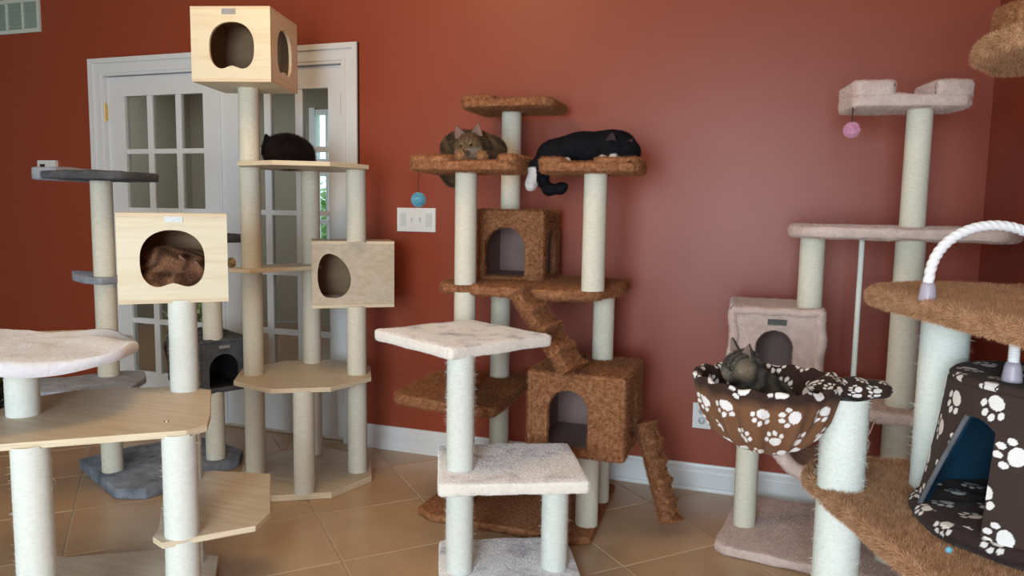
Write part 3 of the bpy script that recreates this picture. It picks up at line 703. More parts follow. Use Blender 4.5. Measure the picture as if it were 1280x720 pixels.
# ================================================================== pale pink tree at the corner
t = empty('cat_tree', (.28, 3.0, 0), 'pale pink plush cat tree with arched house in the right corner of the room', 'cat tree')
PF = (-.023, 3.028); PB = (.481, 2.888); PS = (.170, 2.975); PD_ = 75000; PL = .008
slab('base', [(-.125, 2.83), (-.09, 2.79), (.2, 2.745), (.62, 2.70), (.68, 2.78), (.70, 3.34), (.0, 3.36), (-.06, 3.30)], .001, .042, 'beige', t, PD_, .007, bev=.014, wob=.003)
post(*PF, .042, .62, t, .0445); post(*PB, .042, .575, t, .050)
slab('platform', [(.16, 3.30), (.20, 2.98), (.33, 2.79), (.40, 2.745), (.54, 2.745), (.62, 2.85), (.66, 3.05), (.64, 3.33)], .575, .615, 'beige', t, PD_, PL, bev=.014, wob=.002)
CP = (.052, 3.04); ap = math.radians(2)
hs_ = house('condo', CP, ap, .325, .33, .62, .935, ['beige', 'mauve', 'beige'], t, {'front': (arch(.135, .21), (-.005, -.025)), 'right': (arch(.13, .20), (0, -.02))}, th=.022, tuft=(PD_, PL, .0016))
# padded edges of the house
for sx in (-1, 1):
    P_ = [on_face(CP, ap, .33, sx*.152, z_, -.006)+np.array([.006*math.sin(z_*40), 0, 0]) for z_ in np.linspace(.63, .925, 14)]
    mb = tube(P_, .017, 8); V = mb.V[0]; F = mb.F[0]; tufts(mb, V, np.concatenate([F[:, :3], F[:, [0, 2, 3]]]), PD_, PL); mb.build('padded_edge', 'beige', hs_)
mb = tube([on_face(CP, ap, .33, s_, .925+.003*math.sin(s_*60), -.006) for s_ in np.linspace(-.155, .155, 12)], .016, 8); V = mb.V[0]; F = mb.F[0]; tufts(mb, V, np.concatenate([F[:, :3], F[:, [0, 2, 3]]]), PD_, PL); mb.build('padded_edge', 'beige', hs_)
plate('name_plate', CP, ap, .33, .0, .888, .066, .020, 'tagk', hs_, .012)
post(*PS, .935, 1.205, t, .045); post(*PB, .615, 1.205, t, .049)
slab('long_shelf', [(.09, 2.90), (.13, 2.84), (.40, 2.79), (.74, 2.77), (.80, 2.84), (.80, 3.22), (.70, 3.28), (.16, 3.25), (.09, 3.16)], 1.203, 1.243, 'beige', t, PD_, PL, bev=.014, wob=.003)
post(*PB, 1.243, 1.648, t, .042)
perch_bolster('perch', (.428, 2.905), math.radians(9), .375, .22, 1.646, 'beige', t, PD_, (.135, .125), .045, base=.042, ln=PL)
tube([(.262, 2.80, 1.66), (.262, 2.80, 1.588)], .002, 6).build('cord', 'cord', t)
pompom((.262, 2.80, 1.572), .027, 'pinktoy', t); t.children[-1]['label'] = 'pink toy ball hanging on a cord'
tube([(.335, 2.96, z_) for z_ in np.linspace(1.20, .66, 160)], .0100, 10, (3, 14)).build('hanging_rope', 'sisal_w', t); t.children[-1]['label'] = 'thick white rope hanging from the long shelf'
# plush cradle under the platform
mb = MB(); n, m_ = 26, 14; P_ = []
for i in range(m_+1):
    y_ = 2.64+.30*i/m_
    for j in range(n+1):
        a = PI+PI*j/n; r_ = .145+.004*math.sin(i*2.1+j*.8); P_.append((.195+r_*math.cos(a), y_, .545+r_*1.0*math.sin(a)))
V = np.array(P_); I = np.arange(m_+1)[:, None]*(n+1)+np.arange(n+1)[None]
F = np.stack([I[:-1, :-1], I[:-1, 1:], I[1:, 1:], I[1:, :-1]], -1).reshape(-1, 4)
mb.add(V, F, 0, True); cxy = np.array([.195, 0, .545]); Vi = V.copy(); dd = (V-cxy)*[1, 0, 1]; Vi = V-dd/np.linalg.norm(dd, axis=1)[:, None]*.018
mb.add(Vi, F[:, ::-1], 1, True)
rim = [V[I[0, j]]-[0, .004, 0] for j in range(n+1)]
mb2 = tube([tuple(q-(q-cxy)*[1, 0, 1]*.05) for q in rim], .024, 10); mb.add(mb2.V[0], mb2.F[0], 0, True)
for q in (mb2.V[0],): tufts(mb, q, np.concatenate([mb2.F[0][:, :3], mb2.F[0][:, [0, 2, 3]]]), PD_, PL)
Fo = np.concatenate([F[:, :3], F[:, [0, 2, 3]]]); tufts(mb, V, Fo, PD_, PL)
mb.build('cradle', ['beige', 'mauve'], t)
slab('strap', [(.31, 2.70), (.36, 2.70), (.36, 2.90), (.31, 2.90)], .535, .580, 'beige', t, PD_, PL, bev=.008)
# elastic string with a loop
mb = tube([(.385, 2.72, .60), (.37, 2.69, .57), (.352, 2.66, .54), (.338, 2.64, .517)], .0022, 6)
tube([(.333+.012*math.cos(a), 2.64, .508+.012*math.sin(a)) for a in np.linspace(0, 2*PI, 16)], .003, 6, mb=mb)
mb.build('elastic_string', 'elastic', t)

# ================================================================== near ginger tree at the right edge
t = empty('cat_tree', (.45, 1.9, 0), 'near ginger carpeted cat tree with fleece tent and basket at right edge', 'cat tree')
NG = (.208, 1.961); NH = (.428, 2.035)
mb = []
slab('base', [(.16, 2.05), (.18, 1.75), (.34, 1.45), (.74, 1.30), (.79, 1.45), (.79, 2.25), (.40, 2.3), (.2, 2.2)], .001, .04, 'tan', t, 90000, .010, bev=.012, wob=.003)
post(*NG, .04, .572, t, .055, 'sisal_w', frayed=6000); post(*NH, .04, .572, t, .055, 'sisal_w')
slab('platform', [(.128, 2.06), (.135, 2.02), (.215, 1.80), (.285, 1.62), (.335, 1.48), (.40, 1.30), (.50, 1.16), (.70, 1.12), (.79, 1.2), (.80, 2.2), (.74, 2.27), (.28, 2.24), (.16, 2.16)], .570, .608, 'tan', t, 330000, .015, bev=.012, wob=.002, wd=.0017, spread=.8, maxn=330000)
post(*NG, .612, .832, t, .055, 'sisal_w', frayed=12000); post(*NH, .612, 1.062, t, .055, 'sisal_w', frayed=4500)
slab('upper_platform', [(.255, 2.09), (.262, 2.02), (.36, 1.72), (.43, 1.50), (.52, 1.35), (.72, 1.30), (.79, 1.38), (.80, 2.30), (.74, 2.36), (.42, 2.36), (.30, 2.22)], 1.062, 1.096, 'tan', t, 330000, .013, bev=.012, wob=.002, wd=.0016, spread=.8, maxn=260000)
post(.68, 2.12, 1.10, 1.652, t, .05, 'sisal_w'); post(.68, 1.42, .612, 1.062, t, .05, 'sisal_w'); post(.68, 1.42, .04, .572, t, .05, 'sisal_w')
slab('top_perch', [(.45, 1.98), (.48, 1.90), (.55, 1.85), (.76, 1.80), (.80, 1.85), (.80, 2.25), (.72, 2.3), (.53, 2.25), (.46, 2.12)], 1.650, 1.690, 'tan', t, 250000, .013, bev=.012, wob=.002, maxn=120000)
slab('perch_rim', [(.47, 2.0), (.50, 1.93), (.57, 1.88), (.66, 1.9), (.62, 2.15), (.50, 2.12)], 1.685, 1.755, 'brown', t.children[-1], 150000, .010, bev=.014)
# rope arch with its plastic ends
def cap(c, parent): return lathe([(.001, .0), (.019, .0), (.0185, .006), (.0155, .030), (.0125, .040), (.001, .041)], c, 24).build('rope_cap', 'lilac', parent)
A0 = np.array([.345, 1.83, 1.13]); A1 = np.array([.60, 1.89, 1.13])
pts = []
for k in np.linspace(0, 1, 300):
    a = PI*(1-k); c = (A0+A1)/2; pts.append((c[0]+(A1[0]-A0[0])/2*math.cos(a), c[1]+(A1[1]-A0[1])/2*math.cos(a), 1.13+.135*math.sin(a)**.8))
rp = tube(pts, .0112, 16, (3, 9)).build('rope_arch', 'rope', t)
cap((.345, 1.83, 1.098), t); cap((.60, 1.89, 1.098), t)
tube([(.487, 1.722, z_) for z_ in np.linspace(1.064, .99, 80)], .0105, 14, (3, 5)).build('short_rope', 'rope', t)
cap((.487, 1.722, .953), t)

# ---- paw print cloth
def paws(U_, V_, lst, size=.03):
    m_ = np.zeros(U_.shape)
    for (cu, cv_, an, sc_) in lst:
        s_ = size*sc_; x = (U_-cu)/s_; y = (V_-cv_)/s_; c, n = math.cos(an), math.sin(an); X = x*c+y*n; Y = -x*n+y*c
        q = ((X/.62)**2+((Y+.25)/.50)**2 < 1)
        for tx, ty, ra, rb in ((-.78, .28, .22, .30), (-.30, .78, .22, .30), (.30, .78, .22, .30), (.78, .28, .22, .30)): q |= ((X-tx)/ra)**2+((Y-ty)/rb)**2 < 1
        m_[q] = 1
    return m_
def scatter(w_, h_, step, seed, v0=0):
    r = np.random.default_rng(seed); out = []; row = 0; v = v0
    while v < h_:
        u = (row % 2)*step/2
        while u < w_: out.append((u+r.normal(0, step*.06), v+r.normal(0, step*.06), r.normal(.3, .5)+(row % 2)*2.2, .9+.2*r.random())); u += step
        v += step*.80; row += 1
    return out
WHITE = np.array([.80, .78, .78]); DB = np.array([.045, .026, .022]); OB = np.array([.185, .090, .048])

# basket: a gathered fleece bowl hung on a hoop
BC = np.array([.022, 1.945]); BZ = .858
bk = [];
prof = [(.004, -.168), (.05, -.165), (.09, -.150), (.128, -.115), (.155, -.070), (.172, -.025), (.181, .002), (.183, .014), (.175, .022), (.164, .016), (.158, .0), (.150, -.03), (.135, -.07), (.105, -.108), (.06, -.125), (.004, -.13)]
pt = np.array(prof); sl = np.concatenate([[0], np.cumsum(np.hypot(*np.diff(pt, axis=0).T))]); ns, na = 170, 520
ss = np.linspace(0, sl[-1], ns); pr_ = np.interp(ss, sl, pt[:, 0]); pz_ = np.interp(ss, sl, pt[:, 1]); rim_s = sl[7]
for _ in range(6): pr_[1:-1] = (pr_[:-2]+pr_[1:-1]*2+pr_[2:])/4; pz_[1:-1] = (pz_[:-2]+pz_[1:-1]*2+pz_[2:])/4
an = np.arange(na)/na*2*PI; AA, SS = np.meshgrid(an, ss)
fold = np.clip((SS/rim_s), 0, 1); fold = np.where(SS < rim_s, fold*(1-fold)*4, .5)
rr = pr_[:, None]+fold*(.0085*np.cos(11*AA+.8*np.sin(3*AA))+.004*np.cos(27*AA+2*np.sin(2*AA)))*(SS > .02); zz = pz_[:, None]+.004*np.sin(2*AA+1)+.003*np.sin(17*AA)*(np.abs(SS-rim_s) < .03)
Vb = np.stack([BC[0]+rr*np.cos(AA), BC[1]+rr*np.sin(AA), BZ+zz], -1)
pl = scatter(1.12, .46, .085, 3, .02); mk_ = paws(AA*.175, SS, pl, .026)
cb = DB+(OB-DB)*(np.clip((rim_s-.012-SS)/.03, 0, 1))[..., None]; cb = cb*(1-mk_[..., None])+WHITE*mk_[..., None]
I = np.arange(ns)[:, None]*na+np.arange(na)[None]; J = np.roll(I, -1, 1)
F = np.stack([I[:-1], J[:-1], J[1:], I[1:]], -1).reshape(-1, 4)
mb = MB(); mb.add(Vb.reshape(-1, 3), F, 0, True, cb.reshape(-1, 3))
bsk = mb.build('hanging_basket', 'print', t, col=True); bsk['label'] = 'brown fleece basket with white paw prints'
# padded arm of the basket lying on the post top
mb = MB(); nx, ny = 150, 110; uu, vv = np.meshgrid(np.linspace(-1, 1, nx), np.linspace(-1, 1, ny))
th_ = vv*PI; ru = np.sqrt(np.clip(1-np.abs(uu)**3.2, 0, 1))
ca = np.array([.215, 1.972, .857]); dx = np.array([.098, .014, .002])
Vp = ca+uu[..., None]*dx+np.stack([0*uu-.15*.058*ru*np.cos(th_), .058*ru*np.cos(th_), .025*ru*np.sin(th_)*(1+.15*np.sin(9*uu))], -1)
mk_ = paws(uu*.115, vv*.16, [(u-.15, v-.2, a, s_) for u, v, a, s_ in scatter(.3, .4, .06, 9, 0.)], .021)
cb = DB*(1-mk_[..., None])+WHITE*mk_[..., None]
I = np.arange(ny)[:, None]*nx+np.arange(nx)[None]; F = np.stack([I[:-1, :-1], I[:-1, 1:], I[1:, 1:], I[1:, :-1]], -1).reshape(-1, 4)
mb.add(Vp.reshape(-1, 3), F, 0, True, cb.reshape(-1, 3)); mb.build('basket_arm', 'print', t, col=True)

# fleece tent
TC = np.array([.575, 1.80]); TZ0, TZ1 = .618, .945; r0, r1 = .228, .180
na, nz = 620, 170; an = np.arange(na)/na*2*PI; hz_ = np.linspace(0, 1, nz); AA, HH = np.meshgrid(an, hz_)
rr = r0+(r1-r0)*HH**.8+.003*np.sin(9*AA+5*HH)*(1-HH); rr = np.where(HH > .96, rr-.02*((HH-.96)/.04)**2, rr)
Vt = np.stack([TC[0]+rr*np.cos(AA), TC[1]+rr*np.sin(AA), TZ0+(TZ1-TZ0)*HH], -1)
pl = scatter(1.3, .34, .105, 21, .04); mk_ = paws(AA*.20, HH*.33, [(u, v, a*.4+1.5, s_) for u, v, a, s_ in pl], .029)
ct = np.array([.052, .036, .032])*np.ones(3)*(1-mk_[..., None])+WHITE*mk_[..., None]
# opening: between azimuth aL (left, slanting) and aR (straight)
aL0, aR = math.radians(-182), math.radians(-131)
apex = .80
def hole_mask(A_, H_):
    A_ = (A_+PI) % (2*PI)-PI; A_ = np.where(A_ > math.radians(100), A_-2*PI, A_)
    left = aL0+(math.radians(-150)-aL0)*(H_/apex)
    return (A_ > left) & (A_ < aR) & (H_ < apex-.10*np.clip((A_-math.radians(-145))/.3, 0, 1)**2) & (H_ > .06)
I = np.arange(nz)[:, None]*na+np.arange(na)[None]; J = np.roll(I, -1, 1)
F = np.stack([I[:-1], J[:-1], J[1:], I[1:]], -1)
hm = hole_mask(AA[:-1]+PI/na, HH[:-1]+.5/nz)
F_ = F[~hm]; mb = MB(); mb.add(Vt.reshape(-1, 3), F_, 0, True, ct.reshape(-1, 3))
cen = np.array([TC[0], TC[1], 0]); Vi = Vt-(Vt-cen)*[1, 1, 0]*.055
mb.add(Vi.reshape(-1, 3), F_[:, ::-1], 1, True)
tent = None
# rolled lid
mbt = mb
lid = []; nr_ = 40
pr2 = [(r1-.02, .0), (r1-.004, .004), (r1, .012), (r1-.008, .020), (r1-.03, .020), (.08, .014), (.002, .014)]
q = np.array(pr2); sl = np.concatenate([[0], np.cumsum(np.hypot(*np.diff(q, axis=0).T))]); s2 = np.linspace(0, sl[-1], nr_*2)
pr_ = np.interp(s2, sl, q[:, 0]); pz_ = np.interp(s2, sl, q[:, 1]); A2, S2 = np.meshgrid(an, s2)
Vl = np.stack([TC[0]+pr_[:, None]*np.cos(A2), TC[1]+pr_[:, None]*np.sin(A2), TZ1-.012+pz_[:, None]+0*A2], -1)
mk2 = paws(pr_[:, None]*np.cos(A2), pr_[:, None]*np.sin(A2), [(u-.18, v-.18, a, s_) for u, v, a, s_ in scatter(.36, .36, .09, 5)], .024)
c2 = np.array([.052, .036, .032])*(1-mk2[..., None])+WHITE*mk2[..., None]
I = np.arange(nr_*2)[:, None]*na+np.arange(na)[None]; J = np.roll(I, -1, 1)
mb.add(Vl.reshape(-1, 3), np.stack([I[:-1], J[:-1], J[1:], I[1:]], -1).reshape(-1, 4), 0, True, c2.reshape(-1, 3))
tent = mb.build('fleece_tent', ['print', 'blue'], t, col=True); tent['label'] = 'dark brown fleece tent with white paw prints and blue lining'
# padded mat of the tent
pr3 = [(.002, .002), (.20, .002), (.232, .012), (.240, .026), (.230, .040), (.205, .046), (.10, .050), (.002, .050)]
q = np.array(pr3); sl = np.concatenate([[0], np.cumsum(np.hypot(*np.diff(q, axis=0).T))]); s2 = np.linspace(0, sl[-1], 150)
pr_ = np.interp(s2, sl, q[:, 0]); pz_ = np.interp(s2, sl, q[:, 1]); A2, S2 = np.meshgrid(an, s2)
Vm = np.stack([TC[0]+pr_[:, None]*np.cos(A2), TC[1]+pr_[:, None]*np.sin(A2), .612+pz_[:, None]+.002*np.sin(12*A2+20*S2)], -1)
X2 = np.where(S2 < sl[4]+.02, A2*.23, pr_[:, None]*np.cos(A2)+3); Y2 = np.where(S2 < sl[4]+.02, S2-.2, pr_[:, None]*np.sin(A2))
pl = [(u, v, a, s_) for u, v, a, s_ in scatter(1.45, .12, .09, 31)]+[(u+3-.22, v-.22, a, s_) for u, v, a, s_ in scatter(.45, .45, .09, 33)]
mk3 = paws(X2, Y2, pl, .025); c3 = np.array([.040, .026, .025])*(1-mk3[..., None])+WHITE*.9*mk3[..., None]
I = np.arange(150)[:, None]*na+np.arange(na)[None]; J = np.roll(I, -1, 1)
mb = MB(); mb.add(Vm.reshape(-1, 3), np.stack([I[:-1], J[:-1], J[1:], I[1:]], -1).reshape(-1, 4), 0, True, c3.reshape(-1, 3))
mb.build('padded_mat', 'print', tent, col=True)
# piping down the slanted edge of the opening
P_ = []
for h_ in np.linspace(.06, apex, 30):
    a = aL0+(math.radians(-150)-aL0)*(h_/apex); r_ = r0+(r1-r0)*h_**.8+.002; P_.append((TC[0]+r_*math.cos(a), TC[1]+r_*math.sin(a), TZ0+(TZ1-TZ0)*h_))
tube(P_, .0055, 8).build('piping', 'dgrey', tent)
pompom((.372, 1.60, .632), .007, 'bluetoy', t, 200, 'lint_speck')

# ================================================================== cats
def sdf_mesh(prims, k, h, pad=.02):
    """smooth union of round cones and ellipsoids, meshed with surface nets"""
    lo = np.full(3, 9e9); hi = -lo
    for p in prims:
        if p[0] == 'c':
            for q, r in ((p[1], p[3]), (p[2], p[4])): lo = np.minimum(lo, np.array(q)-r); hi = np.maximum(hi, np.array(q)+r)
        else: lo = np.minimum(lo, np.array(p[1])-max(p[2])); hi = np.maximum(hi, np.array(p[1])+max(p[2]))
    lo -= pad; hi += pad; n = np.ceil((hi-lo)/h).astype(int)+1
    G = np.stack(np.meshgrid(*[lo[i]+h*np.arange(n[i]) for i in range(3)], indexing='ij'), -1)
    D = None
    for p in prims:
        if p[0] == 'c':
            a, b_ = np.array(p[1], float), np.array(p[2], float); ab_ = b_-a; l2 = ab_@ab_+1e-12
            t_ = np.clip(((G-a)@ab_)/l2, 0, 1); d = np.linalg.norm(G-a-t_[..., None]*ab_, axis=-1)-(p[3]+(p[4]-p[3])*t_)
        else:
            c, r = np.array(p[1], float), np.array(p[2], float); az = p[3] if len(p) > 3 else 0; el = p[4] if len(p) > 4 else 0
            Q = G-c; ca_, sa_ = math.cos(az), math.sin(az); X = Q[..., 0]*ca_+Q[..., 1]*sa_; Y = -Q[..., 0]*sa_+Q[..., 1]*ca_; Z = Q[..., 2]
            ce, se = math.cos(el), math.sin(el); X, Z = X*ce+Z*se, -X*se+Z*ce
            Q = np.stack([X, Y, Z], -1); k0 = np.linalg.norm(Q/r, axis=-1); k1 = np.linalg.norm(Q/(r*r), axis=-1)+1e-9; d = k0*(k0-1)/k1
        if D is None: D = d
        else:
            kk = k; hh = np.clip(.5+.5*(D-d)/kk, 0, 1); D = D+(d-D)*hh-kk*hh*(1-hh)
    S_ = D < 0; nx, ny, nz_ = D.shape
    acc = np.zeros((nx-1, ny-1, nz_-1, 3)); cnt = np.zeros((nx-1, ny-1, nz_-1))
    cor = [(i, j, l) for i in (0, 1) for j in (0, 1) for l in (0, 1)]
    sub = lambda A, c: A[c[0]:c[0]+nx-1, c[1]:c[1]+ny-1, c[2]:c[2]+nz_-1]
    for a in cor:
        for ax_ in range(3):
            if a[ax_]: continue
            b_ = list(a); b_[ax_] = 1
            da, db = sub(D, a), sub(D, b_); cr = (da < 0) != (db < 0); t_ = np.where(cr, da/(da-db+1e-20), 0)
            pos = np.zeros(da.shape+(3,)); pos += a; pos[..., ax_] += t_; acc += pos*cr[..., None]; cnt += cr
    act = cnt > 0; ids = np.full(act.shape, -1); ids[act] = np.arange(act.sum())
    g = np.argwhere(act); V = lo+h*(g+acc[act]/cnt[act][:, None]); F = []
    for ax_ in range(3):
        o1, o2 = [(1, 2), (2, 0), (0, 1)][ax_]
        sl0 = [slice(None)]*3; sl1 = [slice(None)]*3; sl0[ax_] = slice(0, -1); sl1[ax_] = slice(1, None)
        s0, s1 = S_[tuple(sl0)], S_[tuple(sl1)]; e = np.argwhere(s0 != s1)
        e = e[(e[:, o1] > 0) & (e[:, o2] > 0) & (e[:, o1] < D.shape[o1]-1) & (e[:, o2] < D.shape[o2]-1)]
        def at(du, dv): q = e.copy(); q[:, o1] -= du; q[:, o2] -= dv; return ids[q[:, 0], q[:, 1], q[:, 2]]
        f = np.stack([at(1, 1), at(0, 1), at(0, 0), at(1, 0)], 1); fl_ = s0[e[:, 0], e[:, 1], e[:, 2]]
        f[~fl_] = f[~fl_][:, ::-1]; F.append(f)
    return V, np.concatenate(F)

def frame(fwd, tilt=0., rollr=0.):
    """head axes: fwd (muzzle), side, up"""
    f_ = np.array(fwd, float); f_ /= np.linalg.norm(f_); s_ = np.cross(f_, (0, 0, 1.)); s_ /= np.linalg.norm(s_); u_ = np.cross(s_, f_)
    c, n = math.cos(rollr), math.sin(rollr); return f_, s_*c+u_*n, -s_*n+u_*c
def head_prims(c, fr_, r):
    f_, s_, u_ = fr_; c = np.array(c); az = math.atan2(f_[1], f_[0])
    return [('c', c-f_*r*.25, c+f_*r*.12, r*.93, r*.84), ('c', c+s_*r*.30-u_*r*.15+f_*r*.25, c-s_*r*.30-u_*r*.15+f_*r*.25, r*.62, r*.62),
            ('c', c+f_*r*.55-u_*r*.28+s_*r*.16, c+f_*r*.80-u_*r*.34+s_*r*.13, r*.36, r*.24), ('c', c+f_*r*.55-u_*r*.28-s_*r*.16, c+f_*r*.80-u_*r*.34-s_*r*.13, r*.36, r*.24),
            ('c', c+f_*r*.5+u_*r*.12, c+f_*r*.86-u_*r*.12, r*.26, r*.15)]
def ear(c, fr_, r, sgn, colo, coli, back=.05, ht=1.0):
    f_, s_, u_ = fr_; c = np.array(c); b0 = c+u_*r*.62+s_*sgn*r*.55-f_*r*back; n, m_ = 12, 9; Vo = []
    tip = b0+u_*r*.98*ht+s_*sgn*r*.32; V = []
    for i in range(m_):
        t_ = i/(m_-1); cen_ = b0*(1-t_)+tip*t_; wd_ = r*.56*(1-t_)**.72+.0008
        for j in range(n+1):
            a = -1+2*j/n; V.append(cen_+s_*a*wd_-f_*(r*.22*(1-a*a)*(1-t_))+u_*0)
    V = np.array(V); I = np.arange(m_)[:, None]*(n+1)+np.arange(n+1)[None]; F = np.stack([I[:-1, :-1], I[:-1, 1:], I[1:, 1:], I[1:, :-1]], -1).reshape(-1, 4)
    e = MB(); Vb_ = V-f_*r*.06
    e.add(V, F[:, ::-1], 0, True, np.array(coli)); e.add(Vb_, F, 0, True, np.array(colo))
    # ear edge band
    T = np.concatenate([F[:, :3], F[:, [0, 2, 3]]]); tufts(e, Vb_, T, 9e5, .006, wd=.0011, spread=.35, lay=u_*.8, vcol=np.broadcast_to(np.array(colo), (len(Vb_), 3)).copy(), maxn=900)
    return e
def cat(label, prims, colfn, heads, loc, k=.03, h=.006, fur=.009, nf=30000, lay=(0, 0, -.3), eyes=None, ears=None, nose=None, wd=.0013):
    o = empty('cat', loc, label, 'cat')
    V, F = sdf_mesh(prims, k, h); c = colfn(V); mb = MB(); mb.add(V, F, 0, True, c)
    T = np.concatenate([F[:, :3], F[:, [0, 2, 3]]]); tufts(mb, V, T, 1e9, fur, wd=wd, spread=.45, lay=lay, vcol=c, maxn=nf)
    body = mb.build('body', 'fur', o, col=True)
    for e in ears or []: e.build('ear', 'fur', o, col=True)
    for (p, r, fv) in eyes or []:
        p = np.array(p); fv = np.array(fv)/np.linalg.norm(fv)
        e = lathe([(r*math.sin(a), -r*math.cos(a)) for a in np.linspace(.001, PI-.001, 12)], p, 16).build('eye', 'eye', o)
        lathe([(r*.55*math.sin(a), -r*.9*math.cos(a)) for a in np.linspace(.001, PI-.001, 10)], p+fv*r*.55, 12).build('pupil', 'eyek', e)
    if nose is not None:
        p, r = nose; lathe([(r*math.sin(a)*1.2, -r*math.cos(a)) for a in np.linspace(.001, PI-.001, 8)], p, 12).build('nose', 'nose', o)
    return o
def wob_(V, a=1.): return np.sin(V[:, 0]*53*a+2*np.sin(V[:, 1]*31*a))+np.sin(V[:, 1]*47*a+V[:, 2]*39*a)+.6*np.sin(V[:, 2]*90*a+V[:, 0]*61*a)
def mixc(a, b_, t_): t_ = np.clip(t_, 0, 1)[:, None]; return np.array(a)*(1-t_)+np.array(b_)*t_
def near(V, p, r, s_=.3): return np.clip((r-np.linalg.norm(V-np.array(p), axis=1))/(r*s_)+.5, 0, 1)

# 1. tabby facing the camera on the left perch
hc = np.array([-1.128, 2.775, 1.535]); f1 = frame((.10, -.97, -.18), rollr=-.10); hr = .051
pr = [('e', (-1.20, 2.915, 1.538), (.105, .10, .070)), ('e', (-1.12, 2.90, 1.528), (.095, .10, .062)), ('e', (-1.235, 2.955, 1.525), (.085, .085, .065)),
      ('c', (-1.135, 2.86, 1.54), (-1.128, 2.80, 1.535), .058, .044),
      ('c', (-1.165, 2.83, 1.505), (-1.150, 2.735, 1.490), .028, .016), ('c', (-1.07, 2.85, 1.505), (-1.065, 2.745, 1.490), .028, .016),
      ('c', (-1.28, 2.98, 1.51), (-1.335, 3.03, 1.45), .034, .032), ('c', (-1.335, 3.03, 1.45), (-1.315, 3.04, 1.42), .032, .032), ('c', (-1.315, 3.04, 1.42), (-1.275, 3.04, 1.418), .032, .026)]+head_prims(hc, f1, hr)
def col1(V):
    w_ = wob_(V); s_ = np.sin(V[:, 0]*120+V[:, 2]*60+w_*1.1); c = mixc((.17, .105, .055), (.075, .050, .034), s_*.7+.3)
    c = c*(1+.10*w_[:, None])
    f_, sd, u_ = f1; q = V-hc; fx, sx_, ux = q@f_, q@sd, q@u_; onh = np.linalg.norm(q, axis=1) < .062
    c = np.where((onh & (fx > .015))[:, None], mixc((.24, .155, .09), (.11, .07, .045), np.sin(sx_*420)*.6*(ux > .008)+.25), c)
    c = np.where((onh & (fx > .022) & (ux < -.008))[:, None], np.array((.36, .30, .24)), c)
    c = np.where((onh & (fx > .012) & (np.abs(np.abs(sx_)-.018) < .006) & (np.abs(ux-.012) < .005))[:, None], np.array((.34, .26, .18)), c)
    for p in ((-1.150, 2.735, 1.490), (-1.065, 2.745, 1.490)): c = c*(1-near(V, p, .028)[:, None])+np.array((.42, .22, .11))*near(V, p, .028)[:, None]
    return np.clip(c, .01, 1)
f_, sd, u_ = f1
cat('brown tabby cat crouching on the left brown perch, facing the room', pr, col1, None, (-1.17, 2.88, 1.472), k=.022, h=.005, fur=.012, nf=52000,
    ears=[ear(hc, f1, hr, s_, (.10, .065, .04), (.26, .16, .13)) for s_ in (-1, 1)],
    eyes=[(hc+f_*hr*.96+sd*s_*hr*.40+u_*hr*.10, .0070, f_) for s_ in (-1, 1)], nose=(hc+f_*hr*1.12-u_*hr*.22, .0055))

# 2. black and white cat asleep on the right perch
hc2 = np.array([-.575, 2.905, 1.515]); f2 = frame((.25, -.75, -.62), rollr=.35); hr = .048
pr = [('e', (-.80, 2.935, 1.510), (.090, .085, .062)), ('e', (-.70, 2.945, 1.528), (.115, .09, .070)), ('e', (-.60, 2.965, 1.535), (.095, .085, .070)),
      ('c', (-.555, 2.955, 1.530), (-.525, 2.93, 1.515), .062, .050),
      ('c', (-.845, 2.90, 1.49), (-.880, 2.875, 1.455), .036, .027), ('c', (-.880, 2.875, 1.455), (-.895, 2.862, 1.390), .024, .017), ('c', (-.895, 2.862, 1.392), (-.893, 2.845, 1.378), .018, .017),
      ('c', (-.85, 2.93, 1.47), (-.868, 2.92, 1.405), .022, .020), ('c', (-.868, 2.92, 1.405), (-.835, 2.905, 1.368), .020, .019), ('c', (-.835, 2.905, 1.366), (-.780, 2.89, 1.372), .019, .018), ('c', (-.780, 2.89, 1.372), (-.765, 2.885, 1.380), .018, .012),
      ('c', (-.53, 2.93, 1.50), (-.50, 2.86, 1.485), .028, .022), ('c', (-.50, 2.86, 1.485), (-.56, 2.822, 1.484), .020, .016), ('c', (-.66, 2.90, 1.50), (-.61, 2.845, 1.484), .026, .016),
      ('c', (-.78, 2.90, 1.49), (-.74, 2.83, 1.478), .035, .012)]+head_prims(hc2, f2, hr)
def col2(V):
    c = np.ones((len(V), 3))*np.array((.008, .009, .013)); W_ = np.array((.72, .70, .70))
    m_ = ((V[:, 2] < 1.452) & (V[:, 0] < -.872) & (V[:, 1] < 2.888)).astype(float)
    for p, r in (((-.565, 2.820, 1.484), .022), ((-.60, 2.84, 1.484), .018), ((-.738, 2.822, 1.478), .013)): m_ = np.maximum(m_, near(V, p, r))
    q = V-hc2; m_ = np.maximum(m_, ((q@f2[0] > .034) & (q@f2[2] < -.006) & (np.linalg.norm(q, axis=1) < .062)).astype(float))
    return c*(1-m_[:, None])+W_*m_[:, None]
cat('black and white cat asleep on the right brown perch, white hind foot hanging down', pr, col2, None, (-.69, 2.93, 1.464), k=.022, h=.0055, fur=.007, nf=45000,
    ears=[ear(hc2, f2, hr, s_, (.010, .010, .013), (.10, .06, .06)) for s_ in (-1, 1)], nose=(hc2+f2[0]*hr*1.03-f2[2]*hr*.22, .0045))

